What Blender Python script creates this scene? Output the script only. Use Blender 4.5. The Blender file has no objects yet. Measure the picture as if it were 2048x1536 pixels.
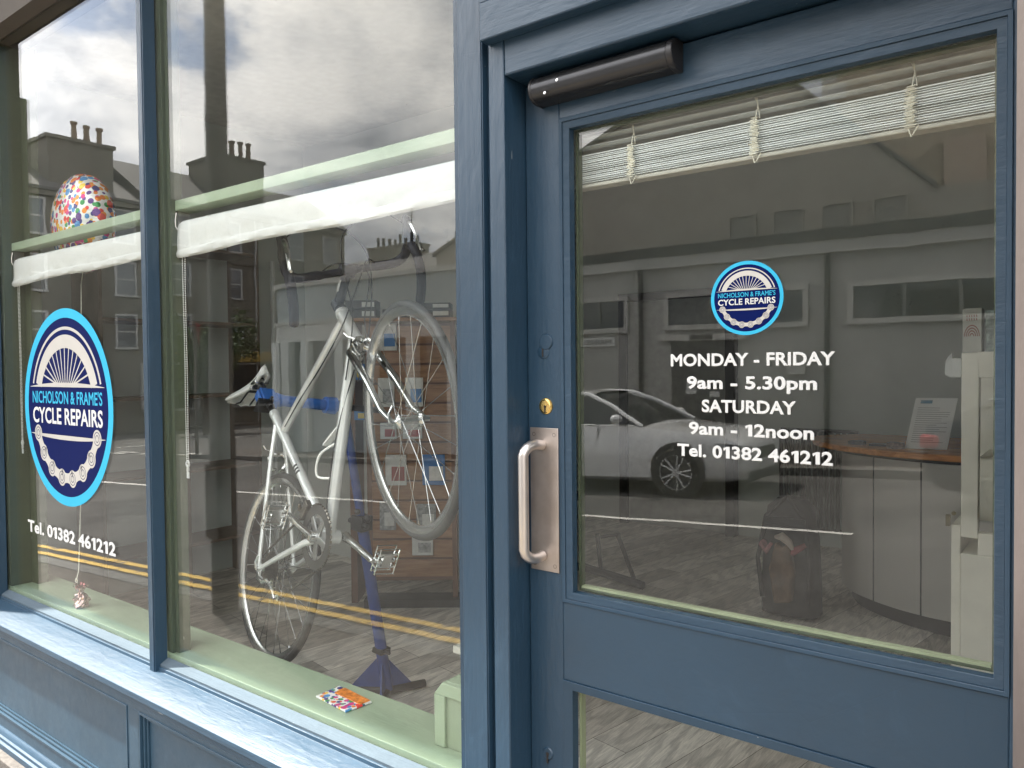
import bpy, bmesh, math, random
from mathutils import Vector, Matrix
R = math.radians; PI = math.pi
sc = bpy.context.scene
col = sc.collection
random.seed(7)

# ------------------------------------------------------------------ camera
cam = bpy.data.cameras.new('camera'); cam_o = bpy.data.objects.new('camera', cam); col.objects.link(cam_o)
cam.sensor_width = 36; cam.lens = 36 * 1538 / 2048; cam.clip_start = 0.02; cam.clip_end = 600
psi, th, rho = R(37.4), R(1.38), .0099
F = Vector((-math.sin(psi) * math.cos(th), math.cos(psi) * math.cos(th), -math.sin(th)))
r0 = F.cross(Vector((0, 0, 1))).normalized(); u0 = r0.cross(F)
RT = math.cos(rho) * r0 - math.sin(rho) * u0; UP = math.cos(rho) * u0 + math.sin(rho) * r0
M = Matrix.Identity(4)
for i in range(3):
    M[i][0], M[i][1], M[i][2] = RT[i], UP[i], -F[i]
M[2][3] = 1.5
cam_o.matrix_world = M
sc.camera = cam_o

# ------------------------------------------------------------------ sky, sun, exposure
SUN = Vector((1, .3, -1.5)).normalized()          # the way the light travels
sc.view_settings.view_transform = 'Standard'; sc.view_settings.look = 'None'
sc.view_settings.exposure = 2.2; sc.view_settings.gamma = 1
w = bpy.data.worlds.new('World'); sc.world = w; w.use_nodes = True
nt = w.node_tree; nt.nodes.clear()
def N(t, **k):
    n = nt.nodes.new(t)
    for a, b in k.items():
        if a.startswith('i_'): n.inputs[a[2:].replace('_', ' ')].default_value = b
        else: setattr(n, a, b)
    return n
def L(a, b): nt.links.new(a, b)
sky = N('ShaderNodeTexSky', sky_type='NISHITA', sun_disc=False, sun_elevation=R(55), sun_rotation=math.atan2(-1, -.3))
tc = N('ShaderNodeTexCoord'); sep = N('ShaderNodeSeparateXYZ'); L(tc.outputs['Generated'], sep.inputs[0])
add = N('ShaderNodeMath', operation='ADD'); L(sep.outputs['Z'], add.inputs[0]); add.inputs[1].default_value = .28
mx = N('ShaderNodeMath', operation='MAXIMUM'); L(add.outputs[0], mx.inputs[0]); mx.inputs[1].default_value = .1
dx = N('ShaderNodeMath', operation='DIVIDE'); L(sep.outputs['X'], dx.inputs[0]); L(mx.outputs[0], dx.inputs[1])
dy = N('ShaderNodeMath', operation='DIVIDE'); L(sep.outputs['Y'], dy.inputs[0]); L(mx.outputs[0], dy.inputs[1])
cmb = N('ShaderNodeCombineXYZ'); L(dx.outputs[0], cmb.inputs[0]); L(dy.outputs[0], cmb.inputs[1])
n1 = N('ShaderNodeTexNoise'); n1.inputs['Scale'].default_value = 2.7; n1.inputs['Detail'].default_value = 11; n1.inputs['Roughness'].default_value = .56; n1.inputs['Distortion'].default_value = .35
L(cmb.outputs[0], n1.inputs['Vector'])
rc = N('ShaderNodeValToRGB'); L(n1.outputs['Fac'], rc.inputs[0])
e = rc.color_ramp.elements
e[0].position = .36; e[0].color = (.50, .52, .57, 1)
e[1].position = .64; e[1].color = (1.55, 1.49, 1.43, 1)
m_ = e.new(.47); m_.color = (.88, .88, .91, 1)
n2 = N('ShaderNodeTexNoise'); n2.inputs['Scale'].default_value = 1.5; n2.inputs['Detail'].default_value = 9; n2.inputs['Roughness'].default_value = .6
mp = N('ShaderNodeMapping'); mp.inputs['Location'].default_value = (3.1, 1.7, 0); L(cmb.outputs[0], mp.inputs[0]); L(mp.outputs[0], n2.inputs['Vector'])
rb = N('ShaderNodeValToRGB'); L(n2.outputs['Fac'], rb.inputs[0])
rb.color_ramp.elements[0].position = .37; rb.color_ramp.elements[0].color = (.8, .8, .8, 1)
rb.color_ramp.elements[1].position = .43; rb.color_ramp.elements[1].color = (0, 0, 0, 1)
dp = N('ShaderNodeVectorMath', operation='DOT_PRODUCT'); L(tc.outputs['Generated'], dp.inputs[0]); dp.inputs[1].default_value = tuple(-SUN)
gm = N('ShaderNodeMath', operation='MAXIMUM'); L(dp.outputs['Value'], gm.inputs[0]); gm.inputs[1].default_value = 0
gp_ = N('ShaderNodeMath', operation='POWER'); L(gm.outputs[0], gp_.inputs[0]); gp_.inputs[1].default_value = 3
ga = N('ShaderNodeMath', operation='MULTIPLY_ADD'); L(gp_.outputs[0], ga.inputs[0]); ga.inputs[1].default_value = 5.5; ga.inputs[2].default_value = 8.0
sc_c = N('ShaderNodeVectorMath', operation='SCALE'); L(rc.outputs[0], sc_c.inputs[0]); L(ga.outputs[0], sc_c.inputs['Scale'])
mixs = N('ShaderNodeMix', data_type='RGBA'); L(rb.outputs[0], mixs.inputs['Factor']); L(sc_c.outputs[0], mixs.inputs['A']); L(sky.outputs[0], mixs.inputs['B'])
bg = N('ShaderNodeBackground'); bg.inputs['Strength'].default_value = .10; L(mixs.outputs['Result'], bg.inputs['Color'])
wo = N('ShaderNodeOutputWorld'); L(bg.outputs[0], wo.inputs[0])
sun = bpy.data.lights.new('sun', 'SUN'); sun.energy = 3.6; sun.angle = R(1.2); sun.color = (1, .94, .85)
sun_o = bpy.data.objects.new('sun', sun); col.objects.link(sun_o); sun_o.location = (0, -10, 20)
sun_o.rotation_euler = SUN.to_track_quat('-Z', 'Y').to_euler()
cy = sc.cycles; cy.max_bounces = 8; cy.transparent_max_bounces = 24; cy.diffuse_bounces = 4; cy.glossy_bounces = 4
cy.use_denoising = True; cy.sample_clamp_indirect = 8

# ------------------------------------------------------------------ materials
def s2l(*c):
    return tuple(((v / 255 / 12.92) if v <= 10 else ((v / 255 + .055) / 1.055) ** 2.4) for v in c)
class G:
    """small node helper"""
    def __init__(s, name):
        s.m = bpy.data.materials.new(name); s.m.use_nodes = True; s.t = s.m.node_tree
        s.b = s.t.nodes['Principled BSDF']; s.o = s.t.nodes['Material Output']
    def n(s, t, **k):
        x = s.t.nodes.new(t)
        for a, b in k.items(): setattr(x, a, b)
        return x
    def l(s, a, b): s.t.links.new(a, b)
    def co(s, scale=(1, 1, 1), kind='Object', rot=(0, 0, 0)):
        c = s.n('ShaderNodeTexCoord'); m = s.n('ShaderNodeMapping'); m.inputs['Scale'].default_value = scale; m.inputs['Rotation'].default_value = rot
        s.l(c.outputs[kind], m.inputs[0]); return m.outputs[0]
    def noise(s, v, sc_, det=4, ro=.55, dist=0):
        x = s.n('ShaderNodeTexNoise'); x.inputs['Scale'].default_value = sc_; x.inputs['Detail'].default_value = det
        x.inputs['Roughness'].default_value = ro; x.inputs['Distortion'].default_value = dist; s.l(v, x.inputs['Vector']); return x.outputs['Fac']
    def ramp(s, f, pts):
        x = s.n('ShaderNodeValToRGB'); s.l(f, x.inputs[0]); e = x.color_ramp.elements
        while len(e) < len(pts): e.new(.5)
        for q, (p, c) in zip(e, pts):
            q.position = p; q.color = (*c, 1) if len(c) == 3 else c
        return x.outputs[0]
    def bump(s, h, st, dist=.002, prev=None):
        x = s.n('ShaderNodeBump'); x.inputs['Strength'].default_value = st; x.inputs['Distance'].default_value = dist; s.l(h, x.inputs['Height'])
        if prev: s.l(prev, x.inputs['Normal'])
        s.l(x.outputs[0], s.b.inputs['Normal']); return x.outputs[0]
    def mix(s, f, a, b):
        x = s.n('ShaderNodeMix', data_type='RGBA')
        if isinstance(f, (int, float)): x.inputs['Factor'].default_value = f
        else: s.l(f, x.inputs['Factor'])
        for k, v in (('A', a), ('B', b)):
            if isinstance(v, tuple): x.inputs[k].default_value = (*v, 1)
            else: s.l(v, x.inputs[k])
        return x.outputs['Result']
def vk(v): return (v, v, v)
def plain(name, c, rough=.5, metal=0, spec=.5, var=.12, vs=14, bump=0, bs=120, coat=0):
    g = G(name); v = g.co()
    f = g.noise(v, vs, 5)
    lo = tuple(x * (1 - var) for x in c); hi = tuple(min(1, x * (1 + var)) for x in c)
    g.l(g.ramp(f, [(.3, lo), (.7, hi)]), g.b.inputs['Base Color'])
    g.b.inputs['Roughness'].default_value = rough; g.b.inputs['Metallic'].default_value = metal
    g.b.inputs['Specular IOR Level'].default_value = spec
    if coat: g.b.inputs['Coat Weight'].default_value = coat; g.b.inputs['Coat Roughness'].default_value = .06
    if bump: g.bump(g.noise(v, bs, 4), bump, .003)
    return g.m
def paint(name, c, stretch, rough=.38, chips=True, edge=(.30, .33, .35), st=.5, spec=.55):
    """brushed gloss paint: brush strokes along the grain, drips, hairline cracks and small pale chips"""
    g = G(name); v = g.co(stretch); u = g.co()
    br = g.noise(v, 75, 7, .66); lump = g.noise(g.co(tuple(.35 + .65 * s for s in stretch)), 26, 3, .5, .6); big = g.noise(u, 3, 4)
    base = g.mix(g.ramp(big, [(.3, vk(0)), (.75, vk(1))]), tuple(x * .9 for x in c), tuple(x * 1.12 for x in c))
    if chips:
        ch = g.ramp(g.noise(u, 95, 2, .5), [(.80, vk(0)), (.815, vk(1))])
        base = g.mix(ch, base, edge)
        sc2 = g.ramp(g.noise(g.co(tuple(.18 if q < .5 else 1.6 for q in stretch)), 70, 2, .4), [(.80, vk(0)), (.815, vk(.8))])
        base = g.mix(sc2, base, edge)
        bl_ = g.ramp(g.noise(u, 6.5, 6, .7, 1.2), [(.56, vk(0)), (.72, vk(.30))])
        base = g.mix(bl_, base, tuple(x * 1.5 + .012 for x in c))
    g.l(base, g.b.inputs['Base Color'])
    g.l(g.ramp(br, [(.2, vk(rough - .06)), (.8, vk(rough + .12))]), g.b.inputs['Roughness']); g.b.inputs['Specular IOR Level'].default_value = spec
    p = g.bump(br, st * 1.15, .0022); p2 = g.bump(lump, st * .9, .005, p)
    vo = g.n('ShaderNodeTexVoronoi', feature='DISTANCE_TO_EDGE'); vo.inputs['Scale'].default_value = 5; g.l(g.co((1, 1, 1)), vo.inputs['Vector'])
    cr = g.ramp(vo.outputs['Distance'], [(0, vk(0)), (.006, vk(1))])
    g.bump(cr, .10, .001, p2)
    return g.m
BL = (.017, .045, .078)
m_bv = paint('blue_gloss_upright', BL, (1, 1, .06))
m_bh = paint('blue_gloss_level', BL, (.06, 1, 1))
m_bs = paint('blue_gloss_sill', (.026, .060, .098), (.05, 1, 1), rough=.42, spec=.45)
m_bd = paint('blue_gloss_door', BL, (.3, 1, .3), rough=.34, st=.3)
m_br = paint('blue_gloss_stallriser', (.022, .056, .090), (.3, 1, .3), rough=.42, st=.25)
m_bead_p = paint('blue_bead_sheen', (.085, .115, .14), (.02, 1, 1), rough=.7, spec=.12, st=.9)  # sill blue made paler and matt: sunlit sheen put into the colour
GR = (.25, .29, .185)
m_gv = paint('green_satin_upright_shade', tuple(x * .38 for x in GR), (1, 1, .06), rough=.5, spec=.35, edge=(.7, .74, .6), st=.35)  # same green darkened: shade on the upright joinery put into the colour
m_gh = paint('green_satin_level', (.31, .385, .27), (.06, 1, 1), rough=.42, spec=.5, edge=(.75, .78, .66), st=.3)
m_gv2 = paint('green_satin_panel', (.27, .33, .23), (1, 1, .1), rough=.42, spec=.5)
m_cream = plain('cream_painted_wood', (.42, .41, .36), .5, bump=.1)
m_steel = plain('brushed_steel', (.62, .56, .52), .28, 1, var=.06, bump=.05)
m_steel_b = plain('bright_steel', (.75, .75, .74), .16, 1, var=.04)
m_plate = G('satin_plate'); _v = m_plate.co((1, 1, .04)); m_plate.l(m_plate.ramp(m_plate.noise(m_plate.co(), 18, 4), [(.3, (.42, .36, .32)), (.7, (.55, .49, .45))]), m_plate.b.inputs['Base Color'])
m_plate.b.inputs['Metallic'].default_value = .9; m_plate.b.inputs['Roughness'].default_value = .42; m_plate.bump(m_plate.noise(_v, 200, 3), .25, .001); m_plate = m_plate.m
m_closer = plain('dark_anodised', (.038, .039, .042), .26, .55, var=.08)
m_brass = plain('brass', (.75, .52, .18), .22, 1, var=.15, vs=60)
m_black = plain('black_plastic', (.018, .018, .02), .38)
m_rubber = plain('black_rubber', (.03, .03, .032), .7, bump=.2)
m_navy = plain('navy_vinyl', (.002, .008, .075), .5, spec=.06, var=.02)
m_cyan = plain('sky_blue_vinyl', (.04, .40, .62), .5, spec=.1, var=.02)
m_white = plain('white_vinyl', (.62, .63, .62), .5, spec=.1, var=.02)
m_cream_v = plain('pearl_vinyl', (.50, .485, .45), .4, var=.03)
m_screw = plain('dark_hole', (.02, .015, .012), .6)
m_str = plain('cream_cord', (.72, .70, .60), .7)

def glass(name, k=.044, tint=(.97, .985, .975), wav=.006, dirt=True):
    g = G(name); t = g.t; t.nodes.remove(g.b)
    tr = g.n('ShaderNodeBsdfTransparent'); tr.inputs[0].default_value = (*tint, 1)
    gl = g.n('ShaderNodeBsdfGlossy'); gl.inputs['Roughness'].default_value = 0.0
    geo = g.n('ShaderNodeNewGeometry'); d = g.n('ShaderNodeVectorMath', operation='DOT_PRODUCT'); g.l(geo.outputs['Normal'], d.inputs[0]); g.l(geo.outputs['Incoming'], d.inputs[1])
    a = g.n('ShaderNodeMath', operation='ABSOLUTE'); g.l(d.outputs['Value'], a.inputs[0])
    s = g.n('ShaderNodeMath', operation='SUBTRACT'); s.inputs[0].default_value = 1; g.l(a.outputs[0], s.inputs[1])
    p = g.n('ShaderNodeMath', operation='POWER'); g.l(s.outputs[0], p.inputs[0]); p.inputs[1].default_value = 5
    m = g.n('ShaderNodeMath', operation='MULTIPLY_ADD'); g.l(p.outputs[0], m.inputs[0]); m.inputs[1].default_value = 1 - k; m.inputs[2].default_value = k
    bp = g.n('ShaderNodeBump'); bp.inputs['Strength'].default_value = wav; bp.inputs['Distance'].default_value = .02
    g.l(g.noise(g.co(), 5, 2), bp.inputs['Height']); g.l(bp.outputs[0], gl.inputs['Normal'])
    mi = g.n('ShaderNodeMixShader'); g.l(m.outputs[0], mi.inputs[0]); g.l(tr.outputs[0], mi.inputs[1]); g.l(gl.outputs[0], mi.inputs[2])
    last = mi.outputs[0]
    if dirt:   # small specks and smears of dust on the pane
        df = g.n('ShaderNodeBsdfDiffuse'); df.inputs[0].default_value = (.75, .75, .72, 1)
        sp = g.ramp(g.noise(g.co(), 130, 2, .4), [(.79, vk(0)), (.81, vk(.35))])
        m2 = g.n('ShaderNodeMixShader'); g.l(sp, m2.inputs[0]); g.l(last, m2.inputs[1]); g.l(df.outputs[0], m2.inputs[2]); last = m2.outputs[0]
    g.l(last, g.o.inputs[0]); return g.m
m_glass = glass('window_glass'); m_glass_d = glass('door_glass', .050)
m_glass_far = plain('far_window_glass', (.02, .025, .03), .05, spec=.8)

# ------------------------------------------------------------------ mesh helpers
class MB:
    def __init__(s): s.v = []; s.f = []; s.mi = []; s.cur = 0
    def add(s, vs, fs):
        o = len(s.v); s.v += [tuple(v) for v in vs]
        s.f += [tuple(i + o for i in f) for f in fs]; s.mi += [s.cur] * len(fs); return s
    def box(s, x0, x1, y0, y1, z0, z1):
        return s.add([(x, y, z) for z in (z0, z1) for y in (y0, y1) for x in (x0, x1)],
                     [(0, 2, 3, 1), (4, 5, 7, 6), (0, 1, 5, 4), (2, 6, 7, 3), (0, 4, 6, 2), (1, 3, 7, 5)])
    def obox(s, c, ax, ay, az):
        """box with centre c and half axis vectors"""
        c, ax, ay, az = map(Vector, (c, ax, ay, az))
        return s.add([c + i * ax + j * ay + k * az for k in (-1, 1) for j in (-1, 1) for i in (-1, 1)],
                     [(0, 2, 3, 1), (4, 5, 7, 6), (0, 1, 5, 4), (2, 6, 7, 3), (0, 4, 6, 2), (1, 3, 7, 5)])
    def prism(s, pts, axis, a, b):
        """polygon in the two other axes, extruded along axis from a to b"""
        def P(p, t): return {'x': (t, p[0], p[1]), 'y': (p[0], t, p[1]), 'z': (p[0], p[1], t)}[axis]
        n = len(pts)
        return s.add([P(p, a) for p in pts] + [P(p, b) for p in pts],
                     [tuple(range(n))[::-1], tuple(range(n, 2 * n))] + [(i, (i + 1) % n, n + (i + 1) % n, n + i) for i in range(n)])
    def tube(s, path, r, n=8, closed=False, cap=True):
        path = [Vector(p) for p in path]; m = len(path)
        rr = r if isinstance(r, (list, tuple)) else [r] * m
        vs = []; prev = None
        for i, p in enumerate(path):
            if closed: t = (path[(i + 1) % m] - path[i - 1])
            else: t = path[min(i + 1, m - 1)] - path[max(i - 1, 0)]
            t = t.normalized() if t.length > 1e-9 else Vector((0, 0, 1))
            if prev is None:
                a = t.cross(Vector((0, 0, 1)));
                if a.length < .05: a = t.cross(Vector((0, 1, 0)))
            else: a = prev - t * prev.dot(t)
            a.normalize(); b = t.cross(a); prev = a
            for k in range(n):
                q = 2 * PI * k / n; vs.append(p + (a * math.cos(q) + b * math.sin(q)) * rr[i])
        fs = []
        for i in range(m if closed else m - 1):
            j = (i + 1) % m
            for k in range(n):
                l = (k + 1) % n; fs.append((i * n + k, i * n + l, j * n + l, j * n + k))
        if cap and not closed: fs += [tuple(range(n))[::-1], tuple(range((m - 1) * n, m * n))]
        return s.add(vs, fs)
    def lathe(s, prof, c, ax, n=32, a0=0, a1=2 * PI):
        """profile [(radius, height)] turned round axis ax through c"""
        c, ax = Vector(c), Vector(ax).normalized()
        u = ax.cross(Vector((0, 0, 1)));
        if u.length < .05: u = ax.cross(Vector((1, 0, 0)))
        u.normalize(); w_ = ax.cross(u); full = abs(a1 - a0 - 2 * PI) < 1e-6
        k = n if full else n + 1; vs = []
        for i in range(k):
            q = a0 + (a1 - a0) * i / n; d = u * math.cos(q) + w_ * math.sin(q)
            vs += [c + d * r + ax * h for r, h in prof]
        p = len(prof); fs = []
        for i in range(n):
            j = (i + 1) % k
            for t in range(p - 1): fs.append((i * p + t, j * p + t, j * p + t + 1, i * p + t + 1))
        return s.add(vs, fs)
    def ball(s, c, r, n=12, sq=(1, 1, 1)):
        c = Vector(c); vs = []; m = n // 2 + 1
        for i in range(m + 1):
            a = PI * i / m
            for k in range(n):
                q = 2 * PI * k / n; vs.append(c + Vector((math.sin(a) * math.cos(q) * r * sq[0], math.sin(a) * math.sin(q) * r * sq[1], math.cos(a) * r * sq[2])))
        return s.add(vs, [(i * n + k, i * n + (k + 1) % n, (i + 1) * n + (k + 1) % n, (i + 1) * n + k) for i in range(m) for k in range(n)])
    def build(s, name, mat, parent=None, smooth=False, bevel=0, bseg=2):
        me = bpy.data.meshes.new(name); me.from_pydata(s.v, [], s.f)
        mats = mat if isinstance(mat, (list, tuple)) else [mat]
        for m in mats: me.materials.append(m)
        if len(mats) > 1: me.polygons.foreach_set('material_index', s.mi)
        bm = bmesh.new(); bm.from_mesh(me); bmesh.ops.remove_doubles(bm, verts=bm.verts, dist=1e-6)
        bmesh.ops.recalc_face_normals(bm, faces=bm.faces); bm.to_mesh(me); bm.free()
        o = bpy.data.objects.new(name, me); col.objects.link(o)
        if parent: o.parent = parent; 
        if parent and parent.type == 'EMPTY' and not getattr(parent, '_local', 0) and parent.get('_abs'):
            o.matrix_parent_inverse = Matrix.Translation(-Vector(parent.location))
        if bevel:
            b = o.modifiers.new('bevel', 'BEVEL'); b.width = bevel; b.segments = bseg; b.limit_method = 'ANGLE'; b.angle_limit = R(40)
        if smooth or bevel:
            for p in me.polygons: p.use_smooth = True
            try: me.set_sharp_from_angle(angle=R(38))
            except Exception: pass
        return o
def tag(o, label=None, cat=None, group=None, kind=None):
    if label: o['label'] = label
    if cat: o['category'] = cat
    if group: o['group'] = group
    if kind: o['kind'] = kind
    return o
def thing(name, loc, label, cat, group=None):
    """an empty at the thing's base; its parts are modelled in world coordinates"""
    o = bpy.data.objects.new(name, None); col.objects.link(o); o.location = loc; o.empty_display_size = .1; o['_abs'] = 1
    return tag(o, label, cat, group)
def local(name, mat4, label, cat, group=None):
    o = bpy.data.objects.new(name, None); col.objects.link(o); o.matrix_world = mat4; o.empty_display_size = .1
    return tag(o, label, cat, group)
def copy_tree(o, parent=None):
    c = o.copy(); col.objects.link(c)
    if parent: c.parent = parent
    for ch in o.children: copy_tree(ch, c)
    return c
def quad_text(body, size, bold=.0, spacing=1.0, align='LEFT', word=1.0):
    """returns flat outline-text mesh data in the xy plane"""
    c = bpy.data.curves.new('text', 'FONT'); c.body = body; c.size = size; c.space_character = spacing; c.space_word = word
    c.align_x = align; c.bevel_depth = bold * size; c.bevel_resolution = 1; c.fill_mode = 'FRONT'; c.extrude = 0; c.resolution_u = 4
    o = bpy.data.objects.new('text', c); col.objects.link(o); bpy.context.view_layer.update()
    dg = bpy.context.evaluated_depsgraph_get(); me = bpy.data.meshes.new_from_object(o.evaluated_get(dg))
    vs = [v.co.copy() for v in me.vertices]; fs = [tuple(p.vertices) for p in me.polygons]
    bpy.data.objects.remove(o); bpy.data.curves.remove(c); bpy.data.meshes.remove(me); return vs, fs
_adv = {}
def glyphs(body, bold, word=1.0):
    """lay the letters out one by one; the figure 1 is drawn with a flag"""
    def wid(t):
        xs = [v.x for v in quad_text(t, 1.0)[0]]; return max(xs) - min(xs)
    if 'HH' not in _adv: _adv['HH'] = wid('HH')
    H = [v.y for v in quad_text('H', 1.0)[0]]; cap = max(H); vs, fs, x = [], [], 0.0
    for c in body:
        if c == ' ': x += .27 * word; continue
        if c not in _adv: _adv[c] = wid('H' + c + 'H') - _adv['HH']
        o = len(vs)
        if c == '1':
            t = .062 + bold; P_ = [(.20, 0), (.20 + 2 * t, 0), (.20 + 2 * t, cap), (.20 + .4 * t, cap), (.06, cap * .86), (.06 + .3 * t, cap * .86 - 1.7 * t), (.20, cap * .80)]
            vs += [Vector((x + a_ - .02, b_, .01)) for a_, b_ in P_]; fs += [tuple(o + i for i in (0, 1, 2, 3, 6)), tuple(o + i for i in (3, 4, 5, 6))]; x += .20 + 2 * t + .05
        else:
            g_, f_ = quad_text(c, 1.0, bold); vs += [Vector((v.x + x, v.y, v.z)) for v in g_]; fs += [tuple(o + i for i in f) for f in f_]; x += _adv[c] + .012
    return vs, fs
def text_on(name, body, x0, x1, z, h, y, mat, parent, bold=.018, spacing=1.0, flat=.0006, word=1.0):
    """lettering fitted between x0 and x1 with cap height h on the plane y (facing -y)"""
    vs, fs = glyphs(body, bold, word)
    xs = [v.x for v in vs]; a, b = min(xs), max(xs)
    zc = [v.y for v in quad_text('H', 1.0, bold)[0]]; ch = max(zc) - min(zc); zb = min(zc)
    sx = (x1 - x0) / (b - a); sz = h / ch; mb = MB()
    zz = max(abs(v.z) for v in vs) or 1
    mb.add([(x0 + (v.x - a) * sx, y - .0002 - (abs(v.z) / zz) * flat, z + (v.y - zb) * sz) for v in vs], fs)
    return mb.build(name, mat, parent)

# ================================================================== STRUCTURE: ground
def zg(x): return .05 * x - .025
m_asph = G('asphalt'); _u = m_asph.co(); _a = m_asph.noise(_u, 55, 6, .75); _b = m_asph.noise(_u, .7, 5, .6)
m_asph.l(m_asph.mix(m_asph.ramp(_b, [(.35, vk(0)), (.7, vk(1))]), m_asph.ramp(_a, [(.3, (.022, .021, .020)), (.7, (.105, .10, .095))]), m_asph.ramp(_a, [(.3, (.06, .058, .055)), (.7, (.20, .19, .175))])), m_asph.b.inputs['Base Color'])
m_asph.b.inputs['Roughness'].default_value = .85; m_asph.bump(_a, .8, .02); m_asph = m_asph.m
m_pave = plain('pavement_slabs', (.10, .088, .076), .85, var=.3, vs=9, bump=.4, bs=60)
m_kerb = plain('kerb_stone', (.14, .135, .125), .8, var=.25, bump=.3)
def worn(name, c, thr):
    g = G(name); u = g.co(); f = g.noise(u, 9, 7, .7)
    g.l(g.mix(g.ramp(f, [(thr, vk(0)), (thr + .06, vk(1))]), (.11, .105, .1), c), g.b.inputs['Base Color']); g.b.inputs['Roughness'].default_value = .75
    return g.m
m_yel = worn('yellow_road_paint', (.60, .40, .10), .37); m_wht = worn('white_road_paint', (.75, .73, .68), .36)
def sheet(name, pts, dz, mat, kind='structure', thick=0):
    """polygon in plan laid on the sloping street"""
    mb = MB(); n = len(pts)
    top = [(x, y, zg(x) + dz) for x, y in pts]
    if thick:
        mb.add(top + [(x, y, z - thick) for x, y, z in top], [tuple(range(n))] + [(i, (i + 1) % n, n + (i + 1) % n, n + i) for i in range(n)])
    else: mb.add(top, [tuple(range(n))])
    o = mb.build(name, mat); o['kind'] = kind; return o
sheet('ground', [(-260, -260), (120, -260), (120, 1.0), (-260, 1.0)], -.02, m_asph)
sheet('road', [(-200, -9.0), (60, -9.0), (60, -.45), (-200, -.45)], 0, m_asph)
sheet('pavement', [(-200, -.42), (60, -.42), (60, 1.34), (-200, 1.34)], .10, m_pave, thick=.12)
sheet('kerb', [(-200, -.56), (60, -.56), (60, -.42), (-200, -.42)], .104, m_kerb, thick=.13)
sheet('far_pavement', [(-20.5, -13), (60, -13), (60, -9.3), (-20.5, -9.3)], .10, m_pave, thick=.12)
sheet('far_kerb', [(-20.7, -9.3), (60, -9.3), (60, -9.15), (-20.7, -9.15)], .104, m_kerb, thick=.13)
sheet('side_pavement', [(-49, -60), (-44.5, -60), (-44.5, 1), (-49, 1)], .10, m_pave, thick=.12)
for y in (-.86, -1.03): sheet('road_marking', [(-40, y - .036), (20, y - .036), (20, y + .036), (-40, y + .036)], .004, m_yel)
for x0, x1 in ((-29.9, -25.9), (-23.9, -19.9), (-17.9, -13.9), (-11.9, -8.0), (-5.9, -1.83), (.2, 4.2)):
    sheet('road_marking', [(x0, -4.90 - .05), (x1, -4.90 - .05), (x1, -4.90 + .05), (x0, -4.90 + .05)], .004, m_wht)
for i in range(9):
    for yy in (-10.0, -10.35):
        x = -41 + i * 2.3; sheet('road_marking', [(x, yy), (x + 1.3, yy), (x + 1.3, yy + .15), (x, yy + .15)], .004, m_wht)
for k in range(5): sheet('road_marking', [(-30.2, -14 - k * 5), (-30.05, -14 - k * 5), (-30.05, -11.5 - k * 5), (-30.2, -11.5 - k * 5)], .004, m_wht)

# ================================================================== SHOPFRONT
SH = thing('shopfront', (-1.0, 1.3, -.05), 'dark blue painted timber shopfront with two tall windows and a green inner sill', 'shopfront')
b = MB(); b.box(-1.108, -1.038, 1.265, 1.40, -.12, 2.9); b.box(-1.1055, -1.0405, 1.2625, 1.265, -.1, 2.9)
b.build('post', m_bv, SH, bevel=.004)
b = MB(); b.box(-1.038, -1.022, 1.283, 1.40, -.12, 2.9); b.build('groove_strip', m_bv, SH)
b = MB(); b.box(-1.022, -.981, 1.265, 1.40, -.12, 3.0); b.build('door_jamb', m_bv, SH, bevel=.003)
b = MB(); b.box(-1.149, -1.1085, 1.300, 1.3075, .5, 2.9); b.build('glazing_bead', m_bv, SH)
b = MB(); b.box(-2.483, -2.444, 1.265, 1.3065, .5, 2.9); b.box(-2.4775, -2.4495, 1.2625, 1.265, .5, 2.9); b.build('mullion', m_bv, SH, bevel=.003)
b = MB(); b.box(-4.05, -3.775, 1.265, 1.3065, -.1, 2.9); b.build('post', m_bv, SH, bevel=.003)
b = MB(); b.box(-.98, .12, 1.265, 1.40, 2.097, 2.32); b.build('transom', m_bh, SH, bevel=.004)
b = MB(); b.box(-1.0215, .6, 1.235, 1.2645, 2.168, 2.245); b.box(-1.0215, -.975, 1.235, 1.2645, 2.245, 3.0); b.box(-.58, -.53, 1.235, 1.2645, 2.245, 3.0)
b.box(-.975, -.963, 1.248, 1.2645, 2.245, 3.0); b.box(-.963, -.58, 1.248, 1.2645, 2.245, 2.257)
b.build('fanlight_frame', m_bh, SH, bevel=.003)
b = MB(); b.box(-.978, .1, 1.30, 1.34, 2.33, 2.9); b.build('fanlight', plain('dark_fanlight', (.02, .025, .03), .15), SH)
m_corn = plain('brown_grey_cornice', (.075, .062, .048), .6, var=.1)
b = MB(); b.box(-4.98, 3.0, .765, .83, 3.40, 3.56); b.box(-4.90, 3.0, .83, 1.10, 3.44, 3.56); b.box(-4.90, 3.0, 1.10, 1.42, 3.36, 3.56)
b.build('cornice', m_corn, SH, bevel=.01)
b = MB(); b.prism([(1.16, 3.36), (1.42, 3.36), (1.42, 2.9), (1.245, 2.9)], 'x', -4.08, 3.0); b.build('fascia', m_corn, SH)
b = MB(); b.box(-4.42, -4.0, 1.10, 1.42, -.3, 2.77); b.box(-4.42, -4.08, 1.10, 1.42, 2.77, 3.36); b.build('pilaster', m_corn, SH, bevel=.006)
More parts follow.
